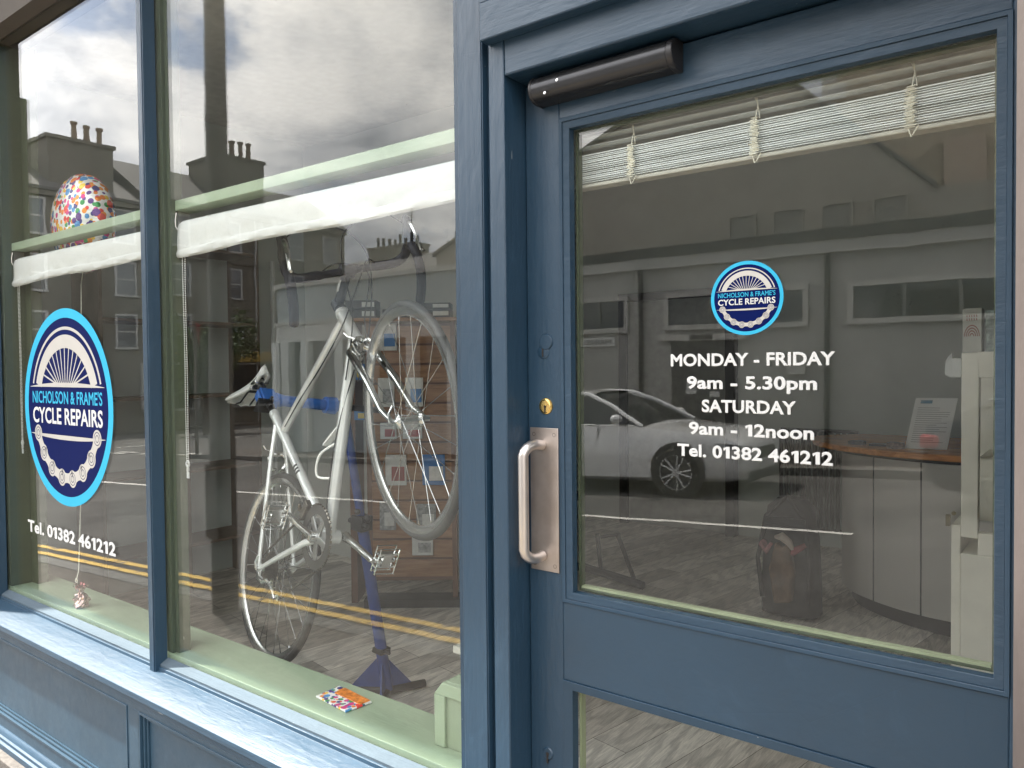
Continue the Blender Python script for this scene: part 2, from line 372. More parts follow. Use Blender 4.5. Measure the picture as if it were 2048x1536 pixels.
# the sill, a moulded length of timber
sill = [(1.3075, .5235), (1.2800, .5235), (1.2760, .5225), (1.2755, .512), (1.166, .495), (1.162, .492), (1.162, .473), (1.165, .470), (1.182, .468), (1.182, .44), (1.3075, .44)]
b = MB(); b.prism(sill, 'x', -4.0, -1.109); b.build('sill', m_bs, SH, bevel=.0012)
for x0, x1 in ((-3.775, -2.484), (-2.4435, -1.109)):
    b = MB(); b.prism([(1.3075, .546), (1.2805, .531), (1.2805, .5238), (1.3075, .5238)], 'x', x0, x1); b.build('sill_bead', m_bead_p, SH)
# stallriser: frame, sunk panels and mouldings
b = MB(); b.box(-4.0, -1.109, 1.184, 1.3, .423, .4395)
b.box(-4.0, -3.80, 1.184, 1.3, .06, .423); b.box(-2.472, -2.396, 1.184, 1.3, .06, .423); b.box(-1.20, -1.109, 1.184, 1.3, .06, .423)
b.box(-3.80, -2.472, 1.184, 1.3, .06, .108); b.box(-2.396, -1.20, 1.184, 1.3, .06, .108)
b.build('stallriser_frame', m_br, SH, bevel=.002)
for x0, x1 in ((-3.80, -2.472), (-2.396, -1.20)):
    b = MB(); b.box(x0, x1, 1.204, 1.26, .108, .423); b.build('panel', m_br, SH)
    for k, (d, y) in enumerate(((0, 1.181), (.010, 1.190), (.019, 1.197))):
        b = MB(); t = .007
        b.box(x0 + d, x1 - d, y, 1.204, .423 - d - t, .423 - d); b.box(x0 + d, x1 - d, y, 1.204, .108 + d, .108 + d + t)
        b.box(x0 + d, x0 + d + t, y, 1.204, .108 + d + t, .423 - d - t); b.box(x1 - d - t, x1 - d, y, 1.204, .108 + d + t, .423 - d - t)
        b.build('panel_moulding', m_br, SH, bevel=.0015)
b = MB(); b.prism([(1.30, .062), (1.178, .062), (1.172, .056), (1.168, .044), (1.160, .040), (1.160, .030), (1.150, .026), (1.148, -.26), (1.30, -.26)], 'x', -4.0, -1.109); b.build('plinth', m_bs, SH, bevel=.001)
b = MB(); b.box(-4.45, -1.109, 1.118, 1.30, -.4, .005); b.build('base_course', plain('granite_course', (.11, .10, .09), .8, var=.35, vs=40, bump=.4), SH, bevel=.004)
# inner green joinery
b = MB(); b.box(-3.98, -1.12, 1.3145, 1.5, .535, .56); b.build('inner_sill', m_gh, SH, bevel=.002)
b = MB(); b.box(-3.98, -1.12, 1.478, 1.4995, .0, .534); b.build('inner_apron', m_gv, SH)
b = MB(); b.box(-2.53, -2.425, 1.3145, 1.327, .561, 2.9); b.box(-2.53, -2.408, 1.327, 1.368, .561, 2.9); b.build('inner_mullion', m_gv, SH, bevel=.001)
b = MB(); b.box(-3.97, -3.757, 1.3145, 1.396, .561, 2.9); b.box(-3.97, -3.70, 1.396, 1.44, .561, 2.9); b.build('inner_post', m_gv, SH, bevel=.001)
b = MB(); b.box(-2.4065, -1.13, 1.342, 1.405, 2.016, 2.049); b.box(-3.744, -2.531, 1.342, 1.405, 2.016, 2.049); b.build('blind_rail', m_gh, SH, bevel=.002)
b = MB(); b.box(-3.775, -2.484, 1.3078, 1.3138, .545, 2.9); wp1 = b.build('window_pane', m_glass, SH)
b = MB(); b.box(-2.4435, -1.1085, 1.3078, 1.3138, .545, 2.9); b.build('window_pane', m_glass, SH)
# low green cupboard end at the right of the window bay
b = MB(); GB = thing('boxed_in_cupboard', (-1.25, 1.5, .56), 'pale green chamfered timber box at the right end of the inner sill', 'cupboard')
b.prism([(-1.305, .5612), (-1.305, .690), (-1.281, .722), (-1.112, .722), (-1.112, .5612)], 'y', 1.392, 1.47); b.build('case', m_gh, GB, bevel=.002)
b = MB(); b.box(-1.307, -1.272, 1.378, 1.3915, .5612, .689); b.prism([(-1.307, .6895), (-1.281, .722), (-1.112, .722), (-1.112, .6895)], 'y', 1.378, 1.3915); b.build('front_frame', m_gh, GB, bevel=.002)
b = MB(); b.box(-1.272, -1.112, 1.386, 1.3915, .5612, .689); b.build('front_panel', m_gv2, GB)
b = MB(); b.prism([(-1.240, .7225), (-1.215, .79), (-1.10, .79), (-1.10, .7225)], 'y', 1.42, 1.45); b.prism([(-1.262, .795), (-1.260, .812), (-1.06, .805), (-1.06, .788)], 'y', 1.40, 1.46)
tag(b.build('white_stand', m_cream), 'cream card stand on top of the green box by the door post', 'stand')

# ================================================================== DOOR
D = thing('shop_door', (-.5, 1.36, -.03), 'dark blue glazed shop door with a steel pull handle, set back in its frame', 'door')
YD, YG = 1.337, 1.362
b = MB()
b.box(-.979, -.893, YD, 1.385, -.03, 2.092); b.box(-.103, .02, YD, 1.385, -.03, 2.092)
b.build('stile', m_bv, D, bevel=.002)
b = MB(); b.box(-.893, -.103, YD, 1.385, 2.008, 2.092); b.build('top_rail', m_bh, D, bevel=.002)
b = MB(); b.box(-.893, -.103, YD, 1.385, .838, 1.003); b.build('mid_rail', m_bd, D, bevel=.002)
b = MB(); b.box(-.893, -.103, YD, 1.385, -.03, .18); b.build('bottom_rail', m_bd, D, bevel=.002)
def frame_mb(x0, x1, z0, z1, t, y0, y1, ch=.0):
    b = MB()
    # four mitred lengths
    def side(p, q, r, s_): # outer p,q ; inner s_,r
        b.add([(p[0], y0, p[1]), (q[0], y0, q[1]), (r[0], y0 + ch, r[1]), (s_[0], y0 + ch, s_[1]), (p[0], y1, p[1]), (q[0], y1, q[1]), (r[0], y1, r[1]), (s_[0], y1, s_[1])],
              [(0, 1, 2, 3), (7, 6, 5, 4), (0, 4, 5, 1), (3, 2, 6, 7)])
    o = [(x0, z0), (x1, z0), (x1, z1), (x0, z1)]; i = [(x0 + t, z0 + t), (x1 - t, z0 + t), (x1 - t, z1 - t), (x0 + t, z1 - t)]
    for k in range(4): side(o[k], o[(k + 1) % 4], i[(k + 1) % 4], i[k])
    return b
frame_mb(-.893, -.1025, 1.003, 2.008, .007, YD - .0035, YD + .012, .002).build('outer_moulding', m_bd, D, bevel=.0008)
frame_mb(-.886, -.1095, 1.010, 2.001, .014, YD + .001, YG - .0005, .004).build('glazing_bead', m_bh, D, bevel=.0008)
frame_mb(-.893, -.1025, .18, .838, .02, YD - .0035, YG - .0005, .006).build('lower_glazing_bead', m_bd, D, bevel=.0008)
m_gb = paint('green_bead', (.36, .40, .25), (.06, 1, 1), rough=.45, edge=(.3, .14, .08), st=.4)
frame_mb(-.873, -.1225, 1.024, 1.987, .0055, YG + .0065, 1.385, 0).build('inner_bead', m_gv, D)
b = MB(); b.box(-.8665, -.129, YG + .0065, 1.384, 1.0296, 1.0335); b.build('inner_sill_bead', m_gb, D)
frame_mb(-.874, -.1215, .199, .819, .005, YG + .0065, 1.385, 0).build('lower_inner_bead', m_gb, D)
b = MB(); b.box(-.884, -.112, YG, YG + .006, 1.012, 1.999); b.build('door_pane', m_glass_d, D)
b = MB(); b.box(-.884, -.112, YG, YG + .006, .185, .833); b.build('lower_door_pane', glass('lower_glass', .03, dirt=False), D)
# handle
b = MB(); b.box(-.972, -.900, YD - .0035, YD, 1.062, 1.367); pl = b.build('push_plate', m_plate, D, bevel=.0008)
b = MB()
for x in (-.962, -.910):
    for z in (1.075, 1.353): b.lathe([(0, -.0004), (.0035, -.0004), (.0035, 0), (.0042, 0)], (x, YD - .0038, z), (0, -1, 0), 12)
b.build('screw', m_screw, pl)
hx = -.953
path = [(hx + .012, YD - .004, 1.330), (hx + .010, YD - .025, 1.333)] + [(hx + .008 - .008 * t, YD - .025 - .030 * math.sin(t * PI / 2), 1.333 - .022 * (1 - math.cos(t * PI / 2)) ) for t in (.25, .5, .75, 1)]
lower = [(p[0], p[1], 1.095 + (1.330 - p[2]) + .0) for p in path][::-1]
b = MB(); b.tube(path + lower, .0112, 16); b.build('pull_handle', plain('satin_steel', (.66, .62, .59), .33, .95, var=.05), D, smooth=True)
b = MB(); b.lathe([(0, .004), (.012, .004), (.0135, .0025), (.0165, .002), (.0175, 0)], (-.932, YD, 1.413), (0, -1, 0), 28); lk = b.build('lock_cylinder', m_brass, D, smooth=True)
b = MB(); b.box(-.9335, -.9305, YD - .0050, YD - .0041, 1.400, 1.411); b.lathe([(0, .0048), (.003, .0048), (.003, .0041)], (-.932, YD, 1.412), (0, -1, 0), 10); b.build('keyhole', m_screw, lk)
b = MB(); b.lathe([(0, .0035), (.015, .0035), (.017, .0015), (.0175, 0)], (-.930, YD, 1.549), (0, -1, 0), 26); es = b.build('escutcheon', m_bd, D, smooth=True)
b = MB(); b.lathe([(0, .0022), (.013, .0022), (.015, .001), (.015, 0)], (-.937, YD, 1.528), (0, -1, 0), 26); b.build('lock_body', m_bd, es, smooth=True)
b = MB(); b.box(-.9395, -.936, YD - .0031, YD - .0023, 1.518, 1.535); b.build('keyhole', m_screw, es)
b = MB(); b.lathe([(0, .003), (.011, .003), (.013, .001), (.0135, 0)], (-.934, YD, .668), (0, -1, 0), 24); ke = b.build('lower_escutcheon', m_bd, D, smooth=True)
b = MB(); b.box(-.9362, -.9322, YD - .0040, YD - .0031, .648, .664); b.lathe([(0, .0038), (.004, .0038), (.004, .0031)], (-.934, YD, .668), (0, -1, 0), 10); b.build('keyhole', m_screw, ke)
# surface door closer along the head of the door
cp = []
for k in range(9): q = PI / 2 - PI * k / 8; cp.append((YD - .026 - .026 * math.cos(q - 0), 2.0655 + .0265 * math.sin(q)))
prof = [(YD - .0015, 2.039)] + [(YD - .0015, 2.092)] + cp
b = MB(); b.prism(prof, 'x', -.928, -.628); cl = b.build('door_closer', m_closer, D, smooth=True)
cp2 = [(YD - .024 + (y - YD + .024) * 1.04, 2.0655 + (z - 2.0655) * 1.05) for y, z in prof]
for x0, x1 in ((-.935, -.928), (-.628, -.615)):
    b = MB(); b.prism(cp2, 'x', x0, x1); b.build('end_cap', m_black, cl, smooth=True, bevel=.002)
b = MB()
for x, z in ((-.892, 2.045), (-.862, 2.064)): b.lathe([(0, .002), (.0028, .0015), (.0033, 0)], (x, YD - .0515, z + .003), (0, -1, .1), 12)
b.build('screw', m_steel_b, cl)

# ================================================================== VENETIAN BLIND behind the door glass
m_slat = plain('white_slat', (.66, .69, .68), .35, var=.05)
VB = thing('venetian_blind', (-.5, 1.40, 2.0), 'white venetian blind pulled up behind the door glass and tied with cord', 'blind')
b = MB(); b.box(-.895, -.1, 1.392, 1.416, 2.012, 2.035); b.build('head_rail', m_slat, VB)
b = MB(); b.box(-.893, -.105, 1.388, 1.418, 1.871, 1.879); b.build('bottom_rail', m_cream, VB, bevel=.002)
for k in range(15):
    z = 1.8820 + k * .0040 + random.uniform(-.0005, .0005); b = MB(); ti = random.uniform(-.002, .004); s0 = random.uniform(-.0015, .0015); th_ = random.uniform(.0012, .0024); sl = random.uniform(-.0007, .0007)
    b.add([(-.893, 1.388 + s0, z), (-.105, 1.388 + s0, z + sl), (-.105, 1.417, z + ti), (-.893, 1.417, z + ti), (-.893, 1.3885 + s0, z + th_), (-.105, 1.3885 + s0, z + th_ + sl), (-.105, 1.417, z + ti + .0007), (-.893, 1.417, z + ti + .0007)],
          [(0, 1, 2, 3), (7, 6, 5, 4), (0, 4, 5, 1)])
    b.build('slat', m_slat, VB)
for z in (1.957, 1.975, 1.993):
    b = MB(); b.add([(-.893, 1.390, z + .0006), (-.105, 1.390, z + .0006), (-.105, 1.414, z - .0006), (-.893, 1.414, z - .0006), (-.893, 1.390, z + .0013), (-.105, 1.390, z + .0013), (-.105, 1.414, z + .0001), (-.893, 1.414, z + .0001)],
                    [(0, 1, 2, 3), (4, 7, 6, 5), (0, 4, 5, 1), (3, 2, 6, 7)]); b.build('slat', m_slat, VB)
for xc in (-.752, -.500, -.245):
    b = MB(); pth = []
    for k in range(110):
        t = k / 109; pth.append((xc + .0085 * math.sin(k * 2.4) + random.uniform(-.002, .002), 1.386 - .0025 - random.uniform(0, .003), 1.876 + .066 * (t if k % 2 else t) + random.uniform(-.0015, .0015)))
    b.tube(pth, .0009, 5)
    b.tube([(xc + .002, 1.384, 1.942), (xc + .006, 1.386, 1.965), (xc - .001, 1.392, 1.985), (xc, 1.400, 2.012)], .001, 5)
    b.tube([(xc + .009, 1.386, 1.942), (xc + .004, 1.389, 1.98), (xc + .002, 1.400, 2.012)], .0007, 5)
    b.tube([(xc - .004, 1.384, 1.877), (xc + .001, 1.383, 1.862), (xc + .004, 1.384, 1.866), (xc + .012, 1.384, 1.879)], .0009, 5)
    b.build('cord', m_str, VB)

# ================================================================== ROLLER BLINDS
m_fab = G('white_blind_cloth'); _u = m_fab.co(); m_fab.b.inputs['Base Color'].default_value = (.64, .64, .625, 1); m_fab.b.inputs['Roughness'].default_value = .8
m_fab.bump(m_fab.noise(m_fab.co((1, 1, 1)), 9, 3), .6, .012, m_fab.bump(m_fab.noise(_u, 420, 2), .25, .001)); m_fab = m_fab.m
m_bead = plain('white_beads', (.8, .8, .76), .3)
def roller(x0, x1, label, xch):
    t = thing('roller_blind', ((x0 + x1) / 2, 1.37, 1.9), label, 'roller blind', 'roller blinds in the shop windows')
    b = MB(); n = 60; prof = [(1.385, 1.988), (1.365, 1.986), (1.350, 1.974), (1.345, 1.955), (1.3435, 1.93), (1.3445, 1.905), (1.3435, 1.896), (1.3400, 1.892), (1.3385, 1.884), (1.340, 1.873), (1.346, 1.868), (1.351, 1.874), (1.351, 1.90)]
    vs = []
    for i in range(n + 1):
        f = i / n; x = x0 + (x1 - x0) * f
        for k, (y, z) in enumerate(prof):
            wv = .0012 * math.sin(x * 21 + k) + .0009 * math.sin(x * 47 + k * 2.0)
            if k in (0, 1, 2): wv = 0
            vs.append((x, y + wv, z - (.006 * (1 - min(1, f * 4)) if k > 5 else 0) + .0025 * math.sin(x * 9) * (k > 5) + .010 * f * (k > 5) - .004 * f * (k < 5)))
    p = len(prof); b.add(vs, [(i * p + k, (i + 1) * p + k, (i + 1) * p + k + 1, i * p + k + 1) for i in range(n) for k in range(p - 1)])
    cl = b.build('cloth', m_fab, t, smooth=True)
    m = cl.modifiers.new('thick', 'SOLIDIFY'); m.thickness = .0008
    b = MB(); b.lathe([(0, 0), (.019, 0), (.019, x1 - x0 - .01), (0, x1 - x0 - .01)], (x0 + .005, 1.372, 1.965), (1, 0, 0), 20); b.build('roller', m_slat, t, smooth=True)
    b = MB(); b.box(x0 - .012, x0 - .004, 1.350, 1.39, 1.955, 2.015); b.tube([(x0 - .008, 1.346, 2.010), (x0 - .008, 1.342, 1.985), (x0 - .006, 1.342, 1.965), (x0, 1.345, 1.955)], .0018, 6); b.build('bracket', m_steel, t)
    b = MB()
    for dx_ in (0, .0145):
        k = 0; z = 1.872
        while z > 1.195:
            b.ball((xch + dx_ + .0012 * math.sin(z * 13 + dx_ * 80) + (.003 if dx_ == 0 else -.003) * (1.87 - z), 1.352, z), .0022, 6); z -= .0058
    b.build('bead_chain', m_bead, t, smooth=True)
    b = MB(); zz = 1.195; xm = xch + .007
    b.tube([(xm + .008 * math.cos(a), 1.352, zz - .008 + .009 * math.sin(a)) for a in [q * PI / 6 for q in range(12)]], .0035, 6, closed=True)
    b.box(xm - .0045, xm + .0045, 1.349, 1.355, zz - .033, zz - .018); b.box(xm - .006, xm + .007, 1.350, 1.354, zz - .055, zz - .034)
    b.build('chain_weight', m_white, t, bevel=.001)
    return t
roller(-2.398, -1.14, 'white roller blind drawn up above the hanging bicycle', -2.383)
roller(-3.738, -2.545, 'white roller blind drawn up in front of the spotted balloon', -3.712)

# ================================================================== STICKERS AND LETTERING
def disc(b, cx, cz, r0_, r1_, y, a0=0, a1=2 * PI, n=72):
    vs = []
    for i in range(n + 1):
        a = a0 + (a1 - a0) * i / n
        vs += [(cx + r0_ * math.cos(a), y, cz + r0_ * math.sin(a)), (cx + r1_ * math.cos(a), y, cz + r1_ * math.sin(a))]
    return b.add(vs, [(2 * i, 2 * i + 2, 2 * i + 3, 2 * i + 1) for i in range(n)])
def roundel(cx, cz, r, y, label, group, hgt=1.0, name='window_sticker'):
    t = thing(name, (cx, y, cz - r), label, 'sticker', group)
    e_ = .00035
    b = MB(); disc(b, cx, cz, 0, r * .905, y - e_); b.build('navy_disc', m_navy, t)
    b = MB(); disc(b, cx, cz, r * .905, r, y - e_); b.build('blue_ring', m_cyan, t)
    b = MB(); yy = y - 2 * e_; top = .24
    a = math.asin(top / .80); disc(b, cx, cz, r * .785, r * .815, yy, a, PI - a)
    a = math.asin(top / .72); disc(b, cx, cz, r * .60, r * .735, yy, a, PI - a)
    for k in range(-8, 9):            # spokes, crossed in pairs
        if k == 0: pass
        an = PI / 2 - k * .165; ho = (k % 2) * .06 * (1 if k > 0 else -1)
        x1_, z1_ = .60 * math.cos(an), .60 * math.sin(an) + .0; hx_, hz_ = .16 * math.cos(an * .9 + .157) , top
        if z1_ < top + .03: continue
        x0_ = x1_ * .42
        d = Vector((x1_ - x0_, z1_ - hz_)).normalized(); nn = Vector((-d.y, d.x)) * .0085
        b.add([(cx + r * (x0_ + nn.x), yy, cz + r * (hz_ + nn.y)), (cx + r * (x0_ - nn.x), yy, cz + r * (hz_ - nn.y)), (cx + r * (x1_ - nn.x), yy, cz + r * (z1_ - nn.y)), (cx + r * (x1_ + nn.x), yy, cz + r * (z1_ + nn.y))], [(0, 1, 2, 3)])
    b.build('wheel_emblem', m_cream_v, t)
    b = MB(); ns = 20
    for s_, zz in ((1, .205), (-1, -.285)):   # two long lens-shaped strips above and below the name
        vs = []
        for i in range(ns + 1):
            u_ = -1 + 2 * i / ns; th_ = .042 * (1 - abs(u_) ** 2.2) + .004
            vs += [(cx + r * .84 * u_, yy - e_, cz + r * zz), (cx + r * .84 * u_, yy - e_, cz + r * (zz + s_ * th_))]
        b.add(vs, [(2 * i, 2 * i + 2, 2 * i + 3, 2 * i + 1) for i in range(ns)])
    b.build('name_strip', m_cream_v, t)
    # chain: round ends joined by waisted plates
    b = MB(); angs = [PI * (1.128 + i * .1062) for i in range(8)]; R_ = .725
    pts = [(R_ * math.cos(a), R_ * math.sin(a)) for a in angs]
    for (px, pz) in pts:
        q0, q1 = (0, 2 * PI)
        disc(b, cx + r * px, cz + r * pz, 0, r * .088, yy, q0, q1, 24)
        d = MB()
        for rr in (.066, .036): disc(d, cx + r * px, cz + r * pz, r * (rr - .007), r * rr, yy - e_, 0, 2 * PI, 24)
        d.build('chain_pin', m_navy, t)
    for p, q in zip(pts, pts[1:]):
        dv = Vector((q[0] - p[0], q[1] - p[1])); nv = Vector((-dv.y, dv.x)).normalized(); vs = []
        for i in range(9):
            t_ = i / 8; hw = .048 + .040 * (2 * t_ - 1) ** 2; c_ = Vector(p) + dv * t_
            vs += [(cx + r * (c_.x + nv.x * hw), yy, cz + r * (c_.y + nv.y * hw)), (cx + r * (c_.x - nv.x * hw), yy, cz + r * (c_.y - nv.y * hw))]
        for v_ in range(len(vs)): vs[v_] = (vs[v_][0], yy - e_ * .4, vs[v_][2])
        b.add(vs, [(2 * i, 2 * i + 2, 2 * i + 3, 2 * i + 1) for i in range(8)])
    b.build('chain_emblem', m_cream_v, t)
    text_on('upper_lettering', "NICHOLSON & FRAME'S", cx - .79 * r, cx + .79 * r, cz + .035 * r, .125 * r, yy, m_cyan, t, bold=.016, flat=.0003)
    text_on('lower_lettering', 'CYCLE REPAIRS', cx - .79 * r, cx + .79 * r, cz - .175 * r, .165 * r, yy, m_white, t, bold=.024, flat=.0003)
    return t
roundel(-3.166, 1.355, .382, 1.3078, 'large oval-looking round blue sticker with cycle wheel and chain on the left window', None)
roundel(-.5075, 1.6175, .0668, YG, 'small round blue sticker with cycle wheel and chain on the door glass', None)
T1 = thing('phone_number_lettering', (-3.17, 1.3075, .82), 'white vinyl telephone number under the large round sticker', 'lettering')
text_on('number_line', 'Tel. 01382 461212', -3.548, -2.790, .830, .049, 1.3075, m_white, T1, bold=.032)
T2 = thing('opening_hours_lettering', (-.5, YG, 1.32), 'white vinyl opening hours and telephone number on the door glass', 'lettering')
for body, x0, x1, z, wd in (('MONDAY - FRIDAY', -.656, -.354, 1.495, 1.15), ('9am - 5.30pm', -.623, -.384, 1.4525, 1.15), ('SATURDAY', -.593, -.419, 1.409, 1), ('9am - 12noon', -.619, -.389, 1.3665, 1.15), ('Tel. 01382 461212', -.643, -.358, 1.324, 1.1)):
    text_on('text_line', body, x0, x1, z, .0235, YG - .0003, m_white, T2, bold=.034, word=wd)

# ================================================================== INTERIOR
m_lam = G('laminate_planks')
_c = m_lam.co(rot=(0, 0, R(-80))); br = m_lam.n('ShaderNodeTexBrick'); m_lam.l(_c, br.inputs['Vector'])
br.inputs['Scale'].default_value = 1; br.inputs['Brick Width'].default_value = 1.15; br.inputs['Row Height'].default_value = .17; br.inputs['Mortar Size'].default_value = .0015
br.inputs['Color1'].default_value = (.42, .38, .335, 1); br.inputs['Color2'].default_value = (.80, .75, .68, 1); br.inputs['Mortar'].default_value = (.12, .10, .08, 1); br.inputs['Bias'].default_value = 0; br.offset = .37
_g = m_lam.noise(m_lam.co((12, .9, 1), rot=(0, 0, R(0))), 6, 7, .65, 1.6); _wv = m_lam.n('ShaderNodeTexWave', wave_type='RINGS'); _wv.inputs['Scale'].default_value = 2.2; _wv.inputs['Distortion'].default_value = 14; _wv.inputs['Detail'].default_value = 4; _wv.inputs['Detail Scale'].default_value = 1.2
m_lam.l(m_lam.co((3.2, .5, 1), rot=(0, 0, 0)), _wv.inputs['Vector'])
_m = m_lam.n('ShaderNodeMix', data_type='RGBA', blend_type='MULTIPLY'); _m.inputs['Factor'].default_value = .8; m_lam.l(br.outputs[0], _m.inputs['A']); m_lam.l(m_lam.ramp(_g, [(.3, vk(.62)), (.65, vk(1.3))]), _m.inputs['B'])
_m2 = m_lam.n('ShaderNodeMix', data_type='RGBA', blend_type='MULTIPLY'); _m2.inputs['Factor'].default_value = .45; m_lam.l(_m.outputs['Result'], _m2.inputs['A']); m_lam.l(m_lam.ramp(_wv.outputs['Fac'], [(.2, vk(.7)), (.6, vk(1.25))]), _m2.inputs['B'])
m_lam.l(_m2.outputs['Result'], m_lam.b.inputs['Base Color']); m_lam.b.inputs['Roughness'].default_value = .5; m_lam = m_lam.m
b = MB(); b.box(-5.2, 1.6, 1.36, 6.5, -.06, 0.0); tag(b.build('floor', m_lam), kind='structure')
m_wall = plain('grey_wall_paint', (.55, .60, .575), .85, var=.06, vs=3, bump=.1)
m_dark = plain('dark_frame_paint', (.035, .035, .032), .5)
b = MB(); b.box(-5.2, 1.6, 6.5, 6.6, 0, 3.3); b.box(-5.3, -5.2, 1.42, 6.6, 0, 3.3); b.box(1.6, 1.7, 1.42, 6.6, 0, 3.3)
tag(b.build('wall', m_wall), kind='structure')
b = MB(); b.box(-5.3, 1.7, 1.42, 6.6, 3.3, 3.4); tag(b.build('ceiling', plain('ceiling_paint', (.75, .74, .70), .9)), kind='structure')
b = MB(); b.box(-5.3, -4.42, 1.30, 1.42, -.3, 3.4); b.box(-5.3, -1.12, 1.36, 1.42, 2.9, 3.36); b.box(-1.12, 3, 1.405, 1.44, 2.1, 3.4); b.box(.022, 3.0, 1.30, 1.42, -.3, 3.4); b.box(-1.12, -.985, 1.4, 1.42, 0, 3.3)
tag(b.build('front_wall', m_wall), kind='structure')
b = MB(); b.box(-1.0, .1, 1.34, 1.44, -.12, -.032); tag(b.build('doorstep', m_kerb), kind='structure')
b = MB(); b.box(-5.19, -3.35, 4.0, 4.08, .001, 3.29); tag(b.build('backdrop_partition', plain('pale_backdrop_paint', (.78, .79, .75), .8, var=.05, vs=2)), kind='structure')  # pale partition added as a brighter backdrop behind the handlebars
# door leaf and frame at the back of the shop
bd = thing('inner_doorway', (-3.0, 6.45, 0), 'pale grey inner door in a dark frame at the back of the shop', 'door')
b = MB(); b.box(-3.62, -3.54, 6.40, 6.498, 0, 2.16); b.box(-2.575, -2.495, 6.40, 6.498, 0, 2.16); b.box(-3.54, -2.575, 6.40, 6.498, 2.09, 2.16); b.build('door_frame', m_dark, bd)
b = MB(); b.box(-3.535, -2.58, 6.43, 6.47, .02, 2.085); b.build('leaf', plain('pale_door', (.36, .37, .35), .6), bd)
b = MB(); b.tube([(-2.68, 6.425, 1.0), (-2.68, 6.39, 1.0), (-2.79, 6.385, 1.0)], .009, 8); b.build('handle', m_steel, bd)
rd = thing('radiator', (-1.8, 6.4, .1), 'dark upright column radiator on the back wall beyond the backpack', 'radiator')
b = MB()
for k in range(14): b.tube([(-2.1 + k * .045, 6.42, .15), (-2.1 + k * .045, 6.42, .95)], .016, 8)
b.build('columns', m_dark, rd); b = MB(); b.tube([(-2.1, 6.42, .15), (-1.5, 6.42, .15)], .014); b.build('header', m_dark, rd); b = MB(); b.tube([(-2.1, 6.42, .95), (-1.5, 6.42, .95)], .014); b.build('header', m_dark, rd)
# curved counter
m_pine = G('varnished_pine'); _q = m_pine.noise(m_pine.co((1, 9, 9)), 4, 6, .6, .8)
m_pine.l(m_pine.ramp(_q, [(.3, (.38, .13, .035)), (.7, (.80, .36, .12))]), m_pine.b.inputs['Base Color']); m_pine.b.inputs['Roughness'].default_value = .25; m_pine = m_pine.m
def arc_poly(pts, back):
    return pts + back
def smooth_pts(P_, n=10):
    out = []; P_ = [Vector(p) for p in P_]
    for i in range(len(P_) - 1):
        p0 = P_[max(i - 1, 0)]; p1 = P_[i]; p2 = P_[i + 1]; p3 = P_[min(i + 2, len(P_) - 1)]
        for k in range(n):
            t = k / n; out.append(.5 * ((2 * p1) + (-p0 + p2) * t + (2 * p0 - 5 * p1 + 4 * p2 - p3) * t * t + (-p0 + 3 * p1 - 3 * p2 + p3) * t ** 3))
    out.append(P_[-1]); return [tuple(o) for o in out]
CT = thing('shop_counter', (-.9, 4.9, 0), 'curved grey counter with an orange pine top inside the shop', 'counter')
topc = smooth_pts([(-1.30, 5.75), (-1.53, 5.45), (-1.46, 5.12), (-1.28, 4.90), (-1.03, 4.74), (-.80, 4.66), (-.58, 4.64), (-.2, 4.64)])
b = MB(); b.prism(topc + [(-.2, 5.75)], 'z', .965, 1.0); b.build('worktop', m_pine, CT, smooth=True, bevel=.008)
b = MB(); b.prism([(x + .05, y + .04) for x, y in topc] + [(-.2, 5.75)], 'z', .945, .964); b.build('edge_strip', m_black, CT)
body = smooth_pts([(-1.28, 5.7), (-1.36, 5.2), (-1.26, 4.86), (-1.06, 4.66), (-.82, 4.54), (-.57, 4.50), (-.2, 4.5)])
body = [(x + .02, y + .17) for x, y in body]
m_cnt = plain('grey_counter_laminate', (.50, .48, .45), .4, var=.05, vs=3)
b = MB(); b.prism(body + [(-.2, 5.75)], 'z', .10, .944); b.build('front_panel', m_cnt, CT, smooth=True)
b = MB()
for px_, py_ in ((-1.045, 4.835), (-.775, 4.703)): b.box(px_ - .004, px_ + .004, py_ - .004, py_ + .01, .10, .944)
b.build('panel_joint', m_black, CT)
b = MB(); b.prism([(x + .05, y + .05) for x, y in body] + [(-.2, 5.75)], 'z', .001, .099); b.build('kickboard', m_black, CT, smooth=True)
# things on the counter
m_paper = plain('white_paper', (.72, .73, .73), .6, var=.02)
NT = thing('notice', (-.75, 4.95, 1.0), 'white printed notice sheet with a blue heading propped on the counter', 'notice')
def obq(b, o, u_, v_, x0, x1, y0, y1, off):
    n = Vector(u_).cross(Vector(v_)).normalized() * off; o, u_, v_ = Vector(o), Vector(u_), Vector(v_)
    b.add([o + u_ * x + v_ * y + n for x, y in ((x0, y0), (x1, y0), (x1, y1), (x0, y1))], [(0, 1, 2, 3)])
no, nu, nv = (-.885, 4.86, 1.003), Vector((.97, .18, 0)).normalized(), Vector((.16, .20, 1)).normalized()
b = MB(); b.obox(Vector(no) + nu * .105 + nv * .1485, nu * .105, nv * .1485, nu.cross(nv) * .001); b.build('sheet', m_paper, NT)
b = MB(); obq(b, no, nu, nv, .03, .088, .265, .284, .0016); b.build('heading', plain('teal_print', (.03, .16, .25), .5), NT)
b = MB()
for k in range(17):
    obq(b, no, nu, nv, .022, .022 + random.choice((.11, .165, .16, .13)), .238 - k * .0125, .2405 - k * .0125, .0016)
b.build('print_lines', plain('grey_print', (.2, .2, .21), .6), NT)
